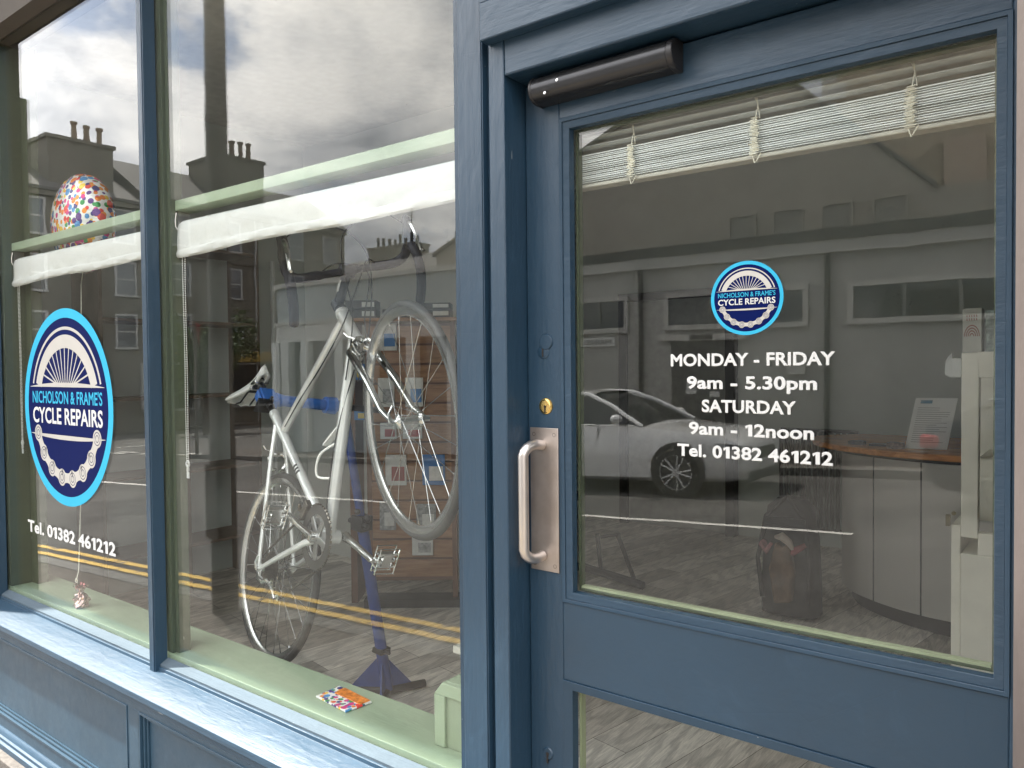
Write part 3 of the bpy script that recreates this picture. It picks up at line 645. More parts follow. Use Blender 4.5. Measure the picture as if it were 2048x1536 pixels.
for nm, lab, cat, x, y, sx, sy, sz, m in (('card_reader', 'black card reader lying on the pine worktop', 'card reader', -1.17, 4.98, .045, .03, .02, m_black), ('mobile_phone', 'dark phone lying beside the notice on the worktop', 'phone', -1.04, 4.95, .05, .035, .012, m_black), ('key_fob', 'small patterned box in front of the notice', 'box', -.93, 4.84, .045, .02, .035, plain('patterned_box', (.14, .09, .07), .5, var=.9, vs=60))):
    b = MB(); b.box(x - sx, x + sx, y - sy, y + sy, 1.0005, 1.0 + sz); b.box(x - sx * .7, x + sx * .7, y - sy * .7, y + sy * .7, 1.0 + sz, 1.0 + sz + .003); tag(b.build(nm, m, bevel=.004), lab, cat)
# display cabinet by the door
CB = thing('display_cabinet', (-.2, 3.4, 0), 'cream wooden display cabinet with glass front just inside the door', 'cabinet')
m_cab = plain('cream_cabinet', (.82, .79, .70), .45, var=.04)
b = MB(); b.box(-.398, -.345, 3.2, 3.25, .86, 1.53); b.box(-.345, .4, 3.2, 3.25, 1.44, 1.53); b.box(-.345, .4, 3.2, 3.25, .80, .88); b.build('front_frame', m_cab, CB, bevel=.003)
b = MB(); b.box(-.398, .4, 3.2, 3.6, 0, .80); b.build('base', m_cab, CB, bevel=.003)
b = MB(); b.box(-.43, -.40, 3.21, 3.6, .0, .90); b.build('side_door', m_cab, CB, bevel=.003)
b = MB(); b.box(-.398, .4, 3.26, 3.6, 1.50, 1.53); b.box(-.398, .4, 3.58, 3.6, .86, 1.5); b.box(-.345, .4, 3.27, 3.57, 1.14, 1.15); b.build('shelf', m_cab, CB)
b = MB(); b.box(-.447, -.433, 3.2, 3.22, .895, .935); b.lathe([(0, 0), (.007, 0), (.007, .01), (0, .01)], (-.420, 3.20, .945), (0, -1, 0)); b.build('padlock', plain('dull_brass', (.20, .17, .10), .5, .5), CB)
b = MB(); b.box(-.425, -.415, 3.205, 3.207, .35, .36); b.build('latch', m_steel_b, CB)
GC = thing('greeting_card', (-.36, 3.25, 1.53), 'folded cream greeting card with a brown rainbow standing on the cabinet', 'card')
b = MB(); b.add([(-.398, 3.23, 1.532), (-.338, 3.21, 1.532), (-.338, 3.21, 1.69), (-.398, 3.23, 1.69), (-.338, 3.29, 1.532), (-.338, 3.29, 1.688)], [(0, 1, 2, 3), (1, 4, 5, 2)]); o = b.build('card_sheet', m_cream, GC); o.modifiers.new('t', 'SOLIDIFY').thickness = .001
b = MB()
def on_card(u_, v_): return (-.398 + .060 * u_, 3.2275 - .020 * u_, 1.532 + .158 * v_)
for rr in (.40, .30, .20, .10):
    vs = []
    for i in range(21):
        a = PI * i / 20
        for q in (rr - .025, rr + .025): vs.append(on_card(.5 + q * math.cos(a), .36 + q * .62 * math.sin(a)) if True else 0)
    b.add(vs, [(2 * i, 2 * i + 2, 2 * i + 3, 2 * i + 1) for i in range(20)])
for v0 in (.80, .72):
    for i in range(5):
        u_ = .2 + i * .13; b.add([on_card(u_, v0), on_card(u_ + .07, v0), on_card(u_ + .05, v0 + .055), on_card(u_ + .01, v0 + .055)], [(0, 1, 2, 3)])
b.build('rainbow', plain('brown_ink', (.25, .10, .07), .6), GC)
b = MB(); b.box(-.325, -.24, 3.22, 3.224, 1.532, 1.68); tag(b.build('photo_frame', plain('grey_print_card', (.3, .36, .34), .4, var=.5, vs=30)), 'grey-green card standing behind the rainbow card on the cabinet', 'card')
TD = thing('tape_dispenser', (-.45, 3.22, 1.4), 'white tape dispenser fixed to the left side of the cabinet', 'dispenser')
b = MB(); b.box(-.43, -.40, 3.21, 3.25, 1.44, 1.51); b.prism([(-.452, 1.45), (-.452, 1.50), (-.43, 1.53), (-.43, 1.44)], 'y', 3.21, 3.25); b.build('body', m_white, TD, bevel=.002)
# backpack on a chair
BP = thing('backpack', (-1.45, 4.6, 0), 'dark backpack standing on the floor with pink and brown things tucked in it', 'backpack')
m_bag = plain('black_nylon', (.022, .02, .021), .75, var=.3, bump=.3)
b = MB(); vs = []; n = 20; rows = 12
for j in range(rows + 1):
    f = j / rows; hw = .165 * (1 - .25 * f ** 3) * (1 if f < .95 else .6); hd = .12 * (1 - .35 * f)
    for k in range(n):
        a = 2 * PI * k / n; ca, sa = math.cos(a), math.sin(a)
        vs.append((-1.45 + hw * math.copysign(abs(ca) ** .6, ca), 4.62 + hd * math.copysign(abs(sa) ** .6, sa), .02 + .68 * f))
b.add(vs, [(j * n + k, j * n + (k + 1) % n, (j + 1) * n + (k + 1) % n, (j + 1) * n + k) for j in range(rows) for k in range(n)] + [tuple(range(rows * n, (rows + 1) * n)), tuple(range(n))[::-1]])
b.build('body', m_bag, BP, smooth=True)
b = MB(); b.tube([(-1.58, 4.49, .12), (-1.60, 4.47, .35), (-1.56, 4.50, .60), (-1.45, 4.54, .72), (-1.34, 4.50, .60), (-1.30, 4.47, .35), (-1.32, 4.49, .12)], .014, 8); b.build('strap', m_bag, BP, smooth=True)
b = MB(); b.prism([(-1.50, .10), (-1.53, .30), (-1.49, .46), (-1.45, .43), (-1.41, .48), (-1.385, .30), (-1.40, .12)], 'y', 4.44, 4.50); b.build('brown_wrap', plain('brown_paper', (.13, .075, .04), .8, bump=.5, bs=30, var=.4), BP, bevel=.015)
m_pk = plain('pink_cloth', (.26, .10, .11), .8, var=.6, vs=30, bump=.6, bs=50)
b = MB(); b.tube([(-1.59, 4.49, .41), (-1.565, 4.46, .44), (-1.545, 4.455, .40), (-1.515, 4.46, .45)], [.012, .028, .020, .010], 8); b.build('pink_cloth', m_pk, BP, smooth=True)
b = MB(); b.tube([(-1.40, 4.46, .40), (-1.37, 4.455, .43), (-1.325, 4.47, .46)], [.012, .022, .012], 8); b.build('red_cloth', plain('red_cloth', (.30, .05, .06), .8, var=.4), BP, smooth=True)
b = MB(); b.tube([(-1.49, 4.45, .49), (-1.45, 4.44, .50), (-1.41, 4.445, .47), (-1.39, 4.45, .43)], [.010, .026, .022, .012], 8); b.build('cream_cloth', plain('cream_cloth', (.5, .42, .36), .8), BP, smooth=True)
b = MB(); b.box(-1.57, -1.33, 4.478, 4.50, .53, .60); b.box(-1.56, -1.34, 4.475, 4.50, .555, .562); b.build('pocket_band', m_black, BP, bevel=.006)

# dark stool legs low at the left of the door view
ST = thing('folded_tripod', (-2.85, 4.6, 0), 'dark folded work stand on the floor near the door', 'stand')
b = MB(); b.tube([(-2.92, 4.5, .02), (-2.98, 4.6, .55)], .022, 8); b.tube([(-2.55, 4.7, .02), (-2.62, 4.6, .34)], .016, 8); b.tube([(-2.4, 4.55, .03), (-2.9, 4.6, .07)], .03, 8); b.tube([(-3.15, 4.6, .03), (-2.9, 4.6, .07)], .03, 8); b.tube([(-2.75, 4.6, .30), (-2.60, 4.6, .34)], .012, 8); b.tube([(-2.75, 4.6, .05), (-2.78, 4.6, .32)], .016, 8)
b.build('legs', m_black, ST); b = MB(); b.box(-3.03, -2.93, 4.56, 4.64, .54, .60); b.build('head', m_black, ST)

# wooden display unit with packets
DU = thing('slatted_display', (-3.35, 3.5, 0), 'brown wooden slatted display unit hung with packets behind the front wheel', 'display')
m_ply = G('orange_plywood'); m_ply.l(m_ply.ramp(m_ply.noise(m_ply.co((1, 1, 8)), 6, 6, .6, .8), [(.3, (.22, .10, .045)), (.7, (.36, .19, .09))]), m_ply.b.inputs['Base Color']); m_ply.b.inputs['Roughness'].default_value = .5; m_ply = m_ply.m
ux = Vector((.80, .60, 0)).normalized(); uy = Vector((-.60, .80, 0)).normalized(); dc = Vector((-3.62, 3.28, 0))
def du(b, a, c_, d0, d1, z0, z1):
    b.obox(dc + ux * (a + c_) / 2 + uy * (d0 + d1) / 2 + Vector((0, 0, (z0 + z1) / 2)), ux * (c_ - a) / 2, uy * (d1 - d0) / 2, (0, 0, (z1 - z0) / 2))
b = MB()
for k in range(13): du(b, 0, .50, 0, .018, .18 + k * .122, .18 + k * .122 + .108)
b.build('slat_board', m_ply, DU)
b = MB(); du(b, -.03, 0, -.005, .05, 0, 1.78); du(b, .50, .53, -.005, .05, 0, 1.78); du(b, -.15, -.11, .05, .30, 0, 1.78); du(b, -.03, .53, .02, .05, .15, 1.77); b.build('upright', plain('brown_upright', (.14, .06, .03), .5), DU)
b = MB(); du(b, -.18, .62, -.08, .32, 1.78, 1.80); b.build('top_shelf', m_ply, DU)
b = MB(); du(b, -.05, .55, -.06, .10, 0, .05); b.build('foot', m_dark, DU)
m_card = plain('packet_white', (.62, .62, .60), .5, var=.1, vs=40); m_red = plain('packet_red', (.28, .05, .05), .5); m_blue = plain('packet_blue', (.03, .16, .42), .5); m_clear = plain('packet_grey', (.32, .33, .33), .25, var=.4, vs=50); m_yell = plain('packet_yellow', (.55, .42, .08), .5)
pk = [(.06, 1.48, .11, .17, m_card, m_blue, 'white and blue'), (.05, 1.13, .10, .18, m_card, m_clear, 'white and grey, upper left,'), (.22, 1.13, .11, .18, m_card, m_blue, 'white, upper middle,'), (.06, .93, .10, .10, m_card, m_red, 'small white and red'),
      (.20, .93, .12, .09, m_card, m_red, 'wide white and red'), (.09, .64, .13, .19, m_card, m_red, 'tall white and red'), (.32, .64, .14, .19, m_blue, m_card, 'bright blue'), (.05, .36, .10, .18, m_clear, m_card, 'grey, lower left,'), (.28, .36, .12, .16, m_clear, m_card, 'clear, lower right,'),
      (.25, .20, .13, .13, m_card, m_clear, 'pale, lowest,'), (-.10, 1.30, .07, .10, m_blue, m_yell, 'small blue and yellow'), (-.10, 1.05, .08, .07, m_blue, m_yell, 'blue striped')]
for a, z, w_, h_, m1, m2, lab in pk:
    z += .12
    t = thing('hanging_packet', dc + ux * a + Vector((0, -.03, z)), lab + ' packet hanging on the wooden display', 'packet', 'packets hanging on the slatted display')
    b = MB(); du(b, a, a + w_, -.028, -.008, z, z + h_); b.build('card', m1, t, bevel=.002)
    b = MB(); du(b, a + w_ * .3, a + w_ * .92, -.034, -.0285, z + h_ * .15, z + h_ * .62); b.build('blister', m2, t, bevel=.002)
    b = MB(); p_ = dc + ux * (a + w_ / 2) + Vector((0, 0, z + h_ - .01)); b.tube([p_, p_ - uy * .06], .003, 6); b.build('hook', m_steel, t)
for i, (a, z, w_, h_) in enumerate(((-.14, 1.802, .19, .055), (-.14, 1.858, .19, .055), (.09, 1.802, .15, .055), (.27, 1.802, .24, .05), (.27, 1.853, .24, .04))):
    t = thing('parts_box', dc + ux * a + Vector((0, 0, z)), ('lower black box at the left end of the display top', 'upper black box at the left end of the display top', 'single black box with red edge in the middle of the display top', 'lower black box at the right end of the display top', 'upper black box at the right end of the display top')[i], 'box', 'boxes along the display top')
    b = MB(); du(b, a, a + w_, -.06, .10, z, z + h_ - .002); b.build('carton', plain('black_card_%d' % i, (.03, .03, .032), .5), t, bevel=.002)
    b = MB(); du(b, a + w_ * .55, a + w_ * .95, -.063, -.0605, z + h_ * .2, z + h_ * .75); b.build('carton_label', m_card, t)
# tall narrow shelf posts and pale pipe deeper in the shop
b = MB(); b.tube([(-4.95, 3.52, 0), (-4.95, 3.52, 2.3)], .018, 8); tag(b.build('pipe', m_slat), 'thin white upright pipe behind the bicycle saddle', 'pipe')
SU = thing('shelving_unit', (-4.9, 2.9, 0), 'tall dark brown shelving unit at the left of the shop', 'shelves')
b = MB()
for y in (2.2, 2.75, 3.3): b.box(-5.18, -4.82, y - .012, y + .012, 0, 2.6)
b.build('upright', plain('dark_shelf_wood', (.09, .055, .035), .6), SU)
b = MB()
for z in (.3, .8, 1.3, 1.8, 2.3): b.box(-5.18, -4.84, 2.21, 3.29, z, z + .02)
b.build('shelf', plain('shelf_board', (.14, .09, .06), .6), SU)

# sweet pack on the sill
def confetti(scale, name, rough, metal=0.0, white=.35):
    g = G(name); v = g.n('ShaderNodeTexVoronoi'); v.inputs['Scale'].default_value = scale; g.l(g.co(), v.inputs['Vector'])
    s = g.n('ShaderNodeSeparateColor'); g.l(v.outputs['Color'], s.inputs[0])
    cols = [(.75, .04, .03), (.85, .22, .02), (.9, .6, .05), (.04, .30, .08), (.05, .25, .55), (.10, .02, .22), (.65, .03, .22), (.85, .28, .02), (.03, .03, .20)]
    x = g.n('ShaderNodeValToRGB'); x.color_ramp.interpolation = 'CONSTANT'; g.l(s.outputs[0], x.inputs[0]); e = x.color_ramp.elements
    while len(e) < len(cols): e.new(.5)
    for i, (q, c) in enumerate(zip(e, cols)): q.position = i / len(cols); q.color = (*c, 1)
    mth = g.ramp(v.outputs['Distance'], [(.52, vk(0)), (.54, vk(1))])
    v2 = g.n('ShaderNodeTexVoronoi'); v2.inputs['Scale'].default_value = scale * .55; g.l(g.co(), v2.inputs['Vector']); s2 = g.n('ShaderNodeSeparateColor'); g.l(v2.outputs['Color'], s2.inputs[0])
    x2 = g.n('ShaderNodeValToRGB'); x2.color_ramp.interpolation = 'CONSTANT'; g.l(s2.outputs[1], x2.inputs[0]); e = x2.color_ramp.elements
    while len(e) < len(cols): e.new(.5)
    for i, (q, c) in enumerate(zip(e, cols)): q.position = i / len(cols); q.color = (*c, 1)
    big = g.ramp(v2.outputs['Distance'], [(.38, vk(1)), (.40, vk(0))])
    g.l(g.mix(big, g.mix(mth, x.outputs[0], (.85, .84, .82)), x2.outputs[0]), g.b.inputs['Base Color']); g.b.inputs['Roughness'].default_value = rough; g.b.inputs['Metallic'].default_value = metal
    return g
SP = thing('confetti_pack', (-1.69, 1.42, .56), 'small flat packet of party confetti, orange red and blue, lying on the green sill', 'packet')
b = MB(); b.prism([(-1.766, 1.376), (-1.766, 1.462), (-1.609, 1.446), (-1.620, 1.362)], 'z', .5612, .5665)
o = b.build('body', confetti(75, 'confetti_print', .35).m, SP, bevel=.0015)
b = MB(); b.prism([(-1.735, 1.418), (-1.735, 1.458), (-1.614, 1.444), (-1.618, 1.410)], 'z', .5667, .5695); b.build('orange_flap', plain('orange_stripes', (.85, .22, .03), .4, var=.5, vs=70), SP, bevel=.001)
# balloon, string and foil weight
BA = thing('balloon', (-3.43, 1.5, 1.9), 'round foil balloon covered in bright party spots, half hidden behind the rail', 'balloon')
g = confetti(44, 'balloon_print', .18, .25); cr = g.noise(g.co((1, 1, 3)), 38, 3, .6, .4); g.bump(cr, .35, .01); bm_mat = g.m
b = MB(); vs = []; n = 48; rows = 24; BC = Vector((-3.435, 1.505, 2.118))
for j in range(rows + 1):
    a = PI * j / rows
    for k in range(n):
        q = 2 * PI * k / n; wr = 1 + .012 * math.sin(q * 18) * math.sin(a)
        rad = .208 * math.sin(a) * wr; vs.append(BC + Vector((rad * math.cos(q), -.095 * math.copysign(abs(math.cos(a)) ** .85, math.cos(a)), rad * math.sin(q))))
b.add(vs, [(j * n + k, j * n + (k + 1) % n, (j + 1) * n + (k + 1) % n, (j + 1) * n + k) for j in range(rows) for k in range(n)])
b.build('envelope', bm_mat, BA, smooth=True)
b = MB(); b.tube([(-3.435, 1.50, 1.92), (-3.34, 1.45, 1.85), (-3.26, 1.41, 1.55), (-3.212, 1.375, 1.0), (-3.213, 1.36, .70), (-3.222, 1.355, .665)], .0018, 6)
b.tube([(-3.222 + .009 * math.cos(t), 1.355, .663 + .008 * math.sin(t)) for t in [k * .5 for k in range(14)]], .0018, 6); b.build('string', m_str, BA)
BW = thing('balloon_weight', (-3.2, 1.36, .56), 'crumpled rose foil balloon weight standing on the sill', 'weight')
m_foil = G('rose_foil'); m_foil.b.inputs['Base Color'].default_value = (.50, .36, .35, 1); m_foil.b.inputs['Metallic'].default_value = 1; m_foil.b.inputs['Roughness'].default_value = .10; m_foil = m_foil.m
b = MB(); vs = []; n = 17
prof = [(.0, .561), (.019, .5612), (.024, .570), (.021, .580), (.0235, .590), (.017, .600), (.0165, .609), (.008, .617), (.006, .622), (.013, .632), (.022, .643)]
for j, (r_, z) in enumerate(prof):
    for k in range(n): q = 2 * PI * k / n; rr = r_ * (1 + .30 * ((k + j) % 2) + random.uniform(-.28, .28)); vs.append((-3.2 + rr * math.cos(q), 1.362 + rr * math.sin(q), max(.5612, z + random.uniform(-.004, .004) * (z > .5615))))
b.add(vs, [(j * n + k, j * n + (k + 1) % n, (j + 1) * n + (k + 1) % n, (j + 1) * n + k) for j in range(len(prof) - 1) for k in range(n)]); b.build('foil_wrap', m_foil, BW)
b = MB()
for k in range(60):
    q = random.uniform(0, 2 * PI); t = random.uniform(.2, 1); p0_ = Vector((-3.2, 1.362, .624)); d = Vector((math.cos(q) * t, math.sin(q) * t, .9)).normalized(); ln = random.uniform(.022, .044); sd = d.cross(Vector((0, 0, 1))).normalized() * .0019
    p1_ = p0_ + d * ln * .6; p2_ = p0_ + d * ln + Vector((0, 0, -.006 * t)); b.add([p0_ - sd, p0_ + sd, p1_ + sd, p1_ - sd, p2_ + sd, p2_ - sd], [(0, 1, 2, 3), (3, 2, 4, 5)])
b.build('foil_fringe', plain('dark_rose_foil', (.45, .16, .17), .2, .9, var=.5, vs=200), BW)

# ================================================================== BICYCLE (built in its own frame: x forward, y to its left, z up, origin at the rear axle)
Mb = Matrix(((.8134, .2276, -.5353, -2.333), (-.1147, .9648, .2360, 1.656), (.5702, -.1306, .8110, .787), (0, 0, 0, 1)))
xa = Vector((Mb[0][0], Mb[1][0], Mb[2][0])).normalized(); ya = Vector((Mb[0][1], Mb[1][1], Mb[2][1])); ya = (ya - xa * ya.dot(xa)).normalized(); za = xa.cross(ya)
for i in range(3): Mb[i][0], Mb[i][1], Mb[i][2] = xa[i], ya[i], za[i]
BK = local('road_bicycle', Mb, 'silver road bicycle with white saddle, held nose up in the blue work stand', 'bicycle')
m_frame = plain('silver_frame_paint', (.74, .75, .74), .3, .4, var=.03, coat=.6)
m_tyre = plain('grey_tyre', (.05, .05, .05), .5, bump=.5, bs=300); m_tyre_r = plain('dark_tyre', (.02, .02, .019), .6, bump=.5, bs=300); m_rim = plain('silver_rim', (.50, .50, .49), .22, .9, var=.04)
m_chain = plain('oily_steel', (.16, .145, .12), .35, .9, var=.3, vs=200); m_alu = plain('polished_alloy', (.68, .68, .67), .2, 1, var=.05)
m_tape = plain('black_bar_tape', (.008, .009, .02), .55, spec=.3, bump=.3); m_saddle = plain('white_saddle_cover', (.80, .80, .77), .4, var=.03); m_spoke = plain('spoke_steel', (.45, .45, .45), .25, 1)
ax_b = Vector((.938, 0, 0)); ax_d = Vector((-math.cos(R(73)), 0, math.sin(R(73))))
def steer(a): return Matrix.Translation(ax_b) @ Matrix.Rotation(a, 4, ax_d) @ Matrix.Translation(-ax_b)
S1 = steer(-.231); S2 = steer(-.36)
def sv(p, m=S1): return m @ Vector(p)
BB = Vector((.405, 0, -.077))
def build_l(b, name, mat, parent=BK, **k): return b.build(name, mat, parent, **k)
HT0, HT1 = ax_b + ax_d * .425, ax_b + ax_d * .592
b = MB()
b.tube([HT0, HT0 + ax_d * .012, HT0 + ax_d * .013, HT1 - ax_d * .013, HT1 - ax_d * .012, HT1], [.024, .024, .0215, .0215, .024, .024], 20)
b.tube([HT0 + ax_d * .028, BB], [.0205, .0205], 18)
b.tube([HT1 - ax_d * .035, (.235, 0, .437)], [.0175, .0165], 16)
ST_ = Vector((.178, 0, .525)); b.tube([BB, ST_], [.0165, .0165], 16)
b.tube([ST_, ST_ + (ST_ - BB).normalized() * .025], .019, 16)
b.tube([BB + Vector((0, -.034, 0)), BB + Vector((0, .034, 0))], .022, 18)
for s_ in (-1, 1):
    b.tube([(.192, s_ * .012, .478), (.15, s_ * .030, .36), (.02, s_ * .062, .05), (.0, s_ * .064, .004)], [.0085, .008, .0075, .007], 10)
    b.tube([BB + Vector((-.01, s_ * .022, 0)), (.33, s_ * .045, -.060), (.15, s_ * .058, -.028), (.0, s_ * .064, -.002)], [.012, .012, .010, .008], 10)
    b.obox((.0, s_ * .064, 0), (.018, 0, 0), (0, .0025, 0), (0, 0, .018))
build_l(b, 'frame', m_frame, smooth=True)
# dark panel of lettering-like bars on the seat tube, and downtube badge
b = MB(); tdir = (ST_ - BB).normalized(); nrm = Vector((0, -1, 0)); per = tdir.cross(nrm)
for i in range(3):
    c_ = BB + tdir * (.315 + i * .016)
    vs = []
    for k in range(9):
        a = -1.0 + 2.0 * k / 8; d_ = nrm * math.cos(a) + per * math.sin(a)
        vs += [c_ + d_ * .0169 - tdir * .005, c_ + d_ * .0169 + tdir * .005]
    b.add(vs, [(2 * k, 2 * k + 2, 2 * k + 3, 2 * k + 1) for k in range(8)])
build_l(b, 'seat_tube_decal', m_black)
# fork
b = MB(); FC = HT0 - ax_d * .004
b.tube([sv(FC + ax_d * .004), sv(FC - ax_d * .03)], [.024, .018], 16)
for s_ in (-1, 1):
    b.tube([sv(FC - ax_d * .018 + Vector((0, s_ * .012, 0))), sv(FC - ax_d * .05 + Vector((0, s_ * .042, 0))), sv((.895, s_ * .046, .20)), sv((.935, s_ * .049, .07)), sv((.985, s_ * .051, .0))], [.013, .0135, .012, .009, .007], 12)
build_l(b, 'fork', m_alu, smooth=True)
def wheel(name, c, mat4, rear=False):
    """tyre, rim, spokes, hub; c is the hub centre in the bicycle frame"""
    c = Vector(c)
    root = MB(); T = lambda p: (mat4 @ Vector(p)) if mat4 else Vector(p)
    def ring(b, prof, n=96):
        vs = []; p = len(prof)
        for i in range(n):
            a = 2 * PI * i / n
            for r_, y_ in prof: vs.append(T((c.x + r_ * math.cos(a), y_, c.z + r_ * math.sin(a))))
        b.add(vs, [(i * p + k, ((i + 1) % n) * p + k, ((i + 1) % n) * p + (k + 1) % p, i * p + (k + 1) % p) for i in range(n) for k in range(p)])
    ty = [(.3235 + .0125 * math.cos(2 * PI * k / 12), .0125 * math.sin(2 * PI * k / 12)) for k in range(12)]
    ring(root, ty); o = build_l(root, name, m_tyre_r if rear else m_tyre, smooth=True)
    b = MB(); ring(b, [(.318, -.0105), (.318, .0105), (.303, .0095), (.293, .003), (.293, -.003), (.303, -.0095)]); b.build('rim', m_rim, o, smooth=True)
    b = MB()
    n = 28 if rear else 24
    for k in range(n):
        a = 2 * PI * k / n; sd = 1 if k % 2 else -1; cr = (1 if (k // 2) % 2 else -1) * .62
        hub = T((c.x + .02 * math.cos(a + cr * 1.6), sd * (.022 if rear else .030), c.z + .02 * math.sin(a + cr * 1.6)))
        b.tube([hub, T((c.x + .294 * math.cos(a), sd * .001, c.z + .294 * math.sin(a)))], .00115, 4, cap=False)
        q = .285; b.tube([T((c.x + .294 * math.cos(a), sd * .001, c.z + .294 * math.sin(a))), T((c.x + q * math.cos(a), sd * .002, c.z + q * math.sin(a)))], .0022, 5)
    b.build('spokes', m_spoke, o)
    b = MB(); d = (T((c.x, 1, c.z)) - T((c.x, 0, c.z))); c0 = T(c)
    hw = .05 if not rear else .066
    b.lathe([(0, -hw - .012), (.0075, -hw - .010), (.0075, -hw + .006), (.010, -hw + .01), (.022, -.035), (.022, -.032), (.0125, -.025), (.0115, 0), (.0125, .025), (.022, .032), (.022, .035), (.010, hw - .01), (.0075, hw - .006), (.0075, hw + .010), (0, hw + .012)], c0, d, 20)
    b.tube([c0 + d * -(hw + .010), c0 + d * -(hw + .014) + Vector((.012, 0, .02)), c0 + d * -(hw + .008) + Vector((.03, 0, .035))], .0035, 6)
    b.build('hub', m_alu, o, smooth=True)
    return o
wheel('front_wheel', (.985, 0, 0), S1); wheel('rear_wheel', (0, 0, 0), None, True)
b = MB(); b.lathe([(.30, 0), (.3205, 0)], (.985, 0, 0), (0, 1, 0), 8, 0, .2)
# saddle, seat post
b = MB(); vs = []; n = 18; m_n = 12
for j in range(n + 1):
    f = j / n; x = -.112 + .275 * f; hw = (.068 * (1 - ((f - .12) / 1.0) ** 2) if f < .18 else .068 * math.exp(-((f - .18) / .34) ** 2) + .022); hw *= math.sqrt(max(.02, 1 - ((1 - f * 9) ** 2 if f < .11 else 0))) * math.sqrt(max(.05, 1 - ((f - .93) / .07) ** 2)) if (f > .93 or f < .11) else 1
    zt = .792 - .012 * f - .012 * math.sin(f * PI) + .012 * (1 - f) ** 3
    for k in range(m_n + 1):
        a = PI * k / m_n; vs.append((x, hw * math.cos(a), zt + .004 - (.046 * abs(math.cos(a)) ** 2.6)))
b.add(vs, [(j * (m_n + 1) + k, (j + 1) * (m_n + 1) + k, (j + 1) * (m_n + 1) + k + 1, j * (m_n + 1) + k + 1) for j in range(n) for k in range(m_n)])
sd = build_l(b, 'saddle', m_saddle, smooth=True); sd.modifiers.new('t', 'SOLIDIFY').thickness = .011
b = MB()
for s_ in (-1, 1): b.tube([(-.11, s_ * .035, .765), (-.06, s_ * .022, .745), (.04, s_ * .022, .740), (.115, s_ * .008, .742)], .0035, 8)
b.obox((.06, 0, .752), (.055, 0, -.008), (0, .020, 0), (.001, 0, .008)); b.build('rails', m_black, sd)
b = MB(); ST2 = ST_ + tdir * .215; b.tube([ST_ + tdir * .02, ST2], .0136, 16); sp = build_l(b, 'seat_post', m_black, smooth=True)
b = MB(); b.obox(ST2 + Vector((-.012, 0, .012)), (.024, 0, -.003), (0, .028, 0), (.001, 0, .010)); b.lathe([(0, -.034), (.008, -.034), (.008, .034), (0, .034)], ST2 + Vector((-.03, 0, -.002)), (0, 1, 0), 12); b.build('seat_clamp', m_alu, sp, bevel=.003)
# stem, bars
b = MB(); S_ = HT1 + ax_d * .035
b.tube([HT1 + ax_d * .001, HT1 + ax_d * .06], .0175, 16)
BC_ = Vector((.852, 0, .677)); b.tube([HT1 + ax_d * .04, BC_], [.017, .016], 14); b.tube([BC_ + Vector((0, -.024, 0)), BC_ + Vector((0, .024, 0))], .022, 16)
b.tube([HT1 + ax_d * .018, HT1 + ax_d * .058], .021, 14)
build_l(b, 'stem', plain('dark_blue_black_alloy', (.02, .022, .035), .35, .3), smooth=True)
b = MB(); b.obox((HT1 + ax_d * .04) * .45 + BC_ * .55 + Vector((0, -.0165, 0)), ((BC_ - HT1 - ax_d * .04).normalized() * .020), (0, .0005, 0), Vector((0, -1, 0)).cross((BC_ - HT1).normalized()) * .007); build_l(b, 'stem_decal', m_card)
S2c = Matrix.Translation(BC_) @ Matrix.Rotation(-.42, 4, ax_d) @ Matrix.Translation(-BC_)
def hb(x, y, z): return S2c @ (BC_ + Vector((x, y, z)))
bars = MB()
drop = smooth_pts([(0, .0, 0), (0.0, .10, 0), (.002, .165, 0), (.030, .198, .002), (.075, .207, .004), (.102, .209, -.022), (.100, .211, -.065), (.068, .213, -.108), (.02, .214, -.130), (-.045, .215, -.142)], 5)
path = [hb(x, -y, z) for x, y, z in drop][::-1] + [hb(x, y, z) for x, y, z in drop][1:]
rad = []
for p in drop: rad.append(.0128 if p[1] < .10 else .0162)
bars.tube(path, rad[::-1] + rad[1:], 12); build_l(bars, 'handlebar', m_tape, smooth=True)
for s_ in (-1, 1):
    b = MB(); b.tube([hb(.085, s_ * .208, -.01), hb(.108, s_ * .208, .006), hb(.138, s_ * .206, .018), hb(.155, s_ * .205, .045), hb(.152, s_ * .204, .062)], [.018, .0195, .018, .0165, .010], 14)
    hd = build_l(b, 'brake_hood', m_rubber, smooth=True)
    b = MB(); b.tube([hb(.160, s_ * .204, .034), hb(.176, s_ * .206, .0), hb(.172, s_ * .208, -.045), hb(.150, s_ * .212, -.085), hb(.160, s_ * .214, -.098)], [.006, .009, .008, .007, .005], 8); b.build('brake_lever', m_alu, hd, smooth=True)
b = MB()
def cable(*p): b.tube(smooth_pts([tuple(q) for q in p], 8), .0024, 6)
dt = HT0 * .8 + BB * .2
cable(hb(.135, -.20, .05), hb(.15, -.12, .085), hb(.13, .0, .06), hb(.10, .05, -.05), HT0 + Vector((.05, .03, .05)), dt + Vector((.0, .022, .0)))
cable(hb(.135, .20, .05), hb(.16, .12, .09), hb(.13, .0, .055), hb(.10, -.04, -.06), HT0 + Vector((.05, -.03, .06)), dt + Vector((.0, -.022, .0)))
cable(hb(.03, -.09, -.01), hb(.08, -.045, -.03), hb(.10, .03, -.10), sv(FC + Vector((.06, .02, .05))), sv(FC + Vector((.04, .015, -.02))))
cable(hb(.03, .09, -.01), hb(.07, .05, -.03), hb(.07, -.02, -.14), HT1 + Vector((.02, -.025, -.08)), (.60, -.012, .470), (.4, -.012, .452), (.26, -.012, .43))
cable((.76, 0, .335) , (.6, -.023, .165), (.44, -.024, -.045))
build_l(b, 'brake_cable', m_black)
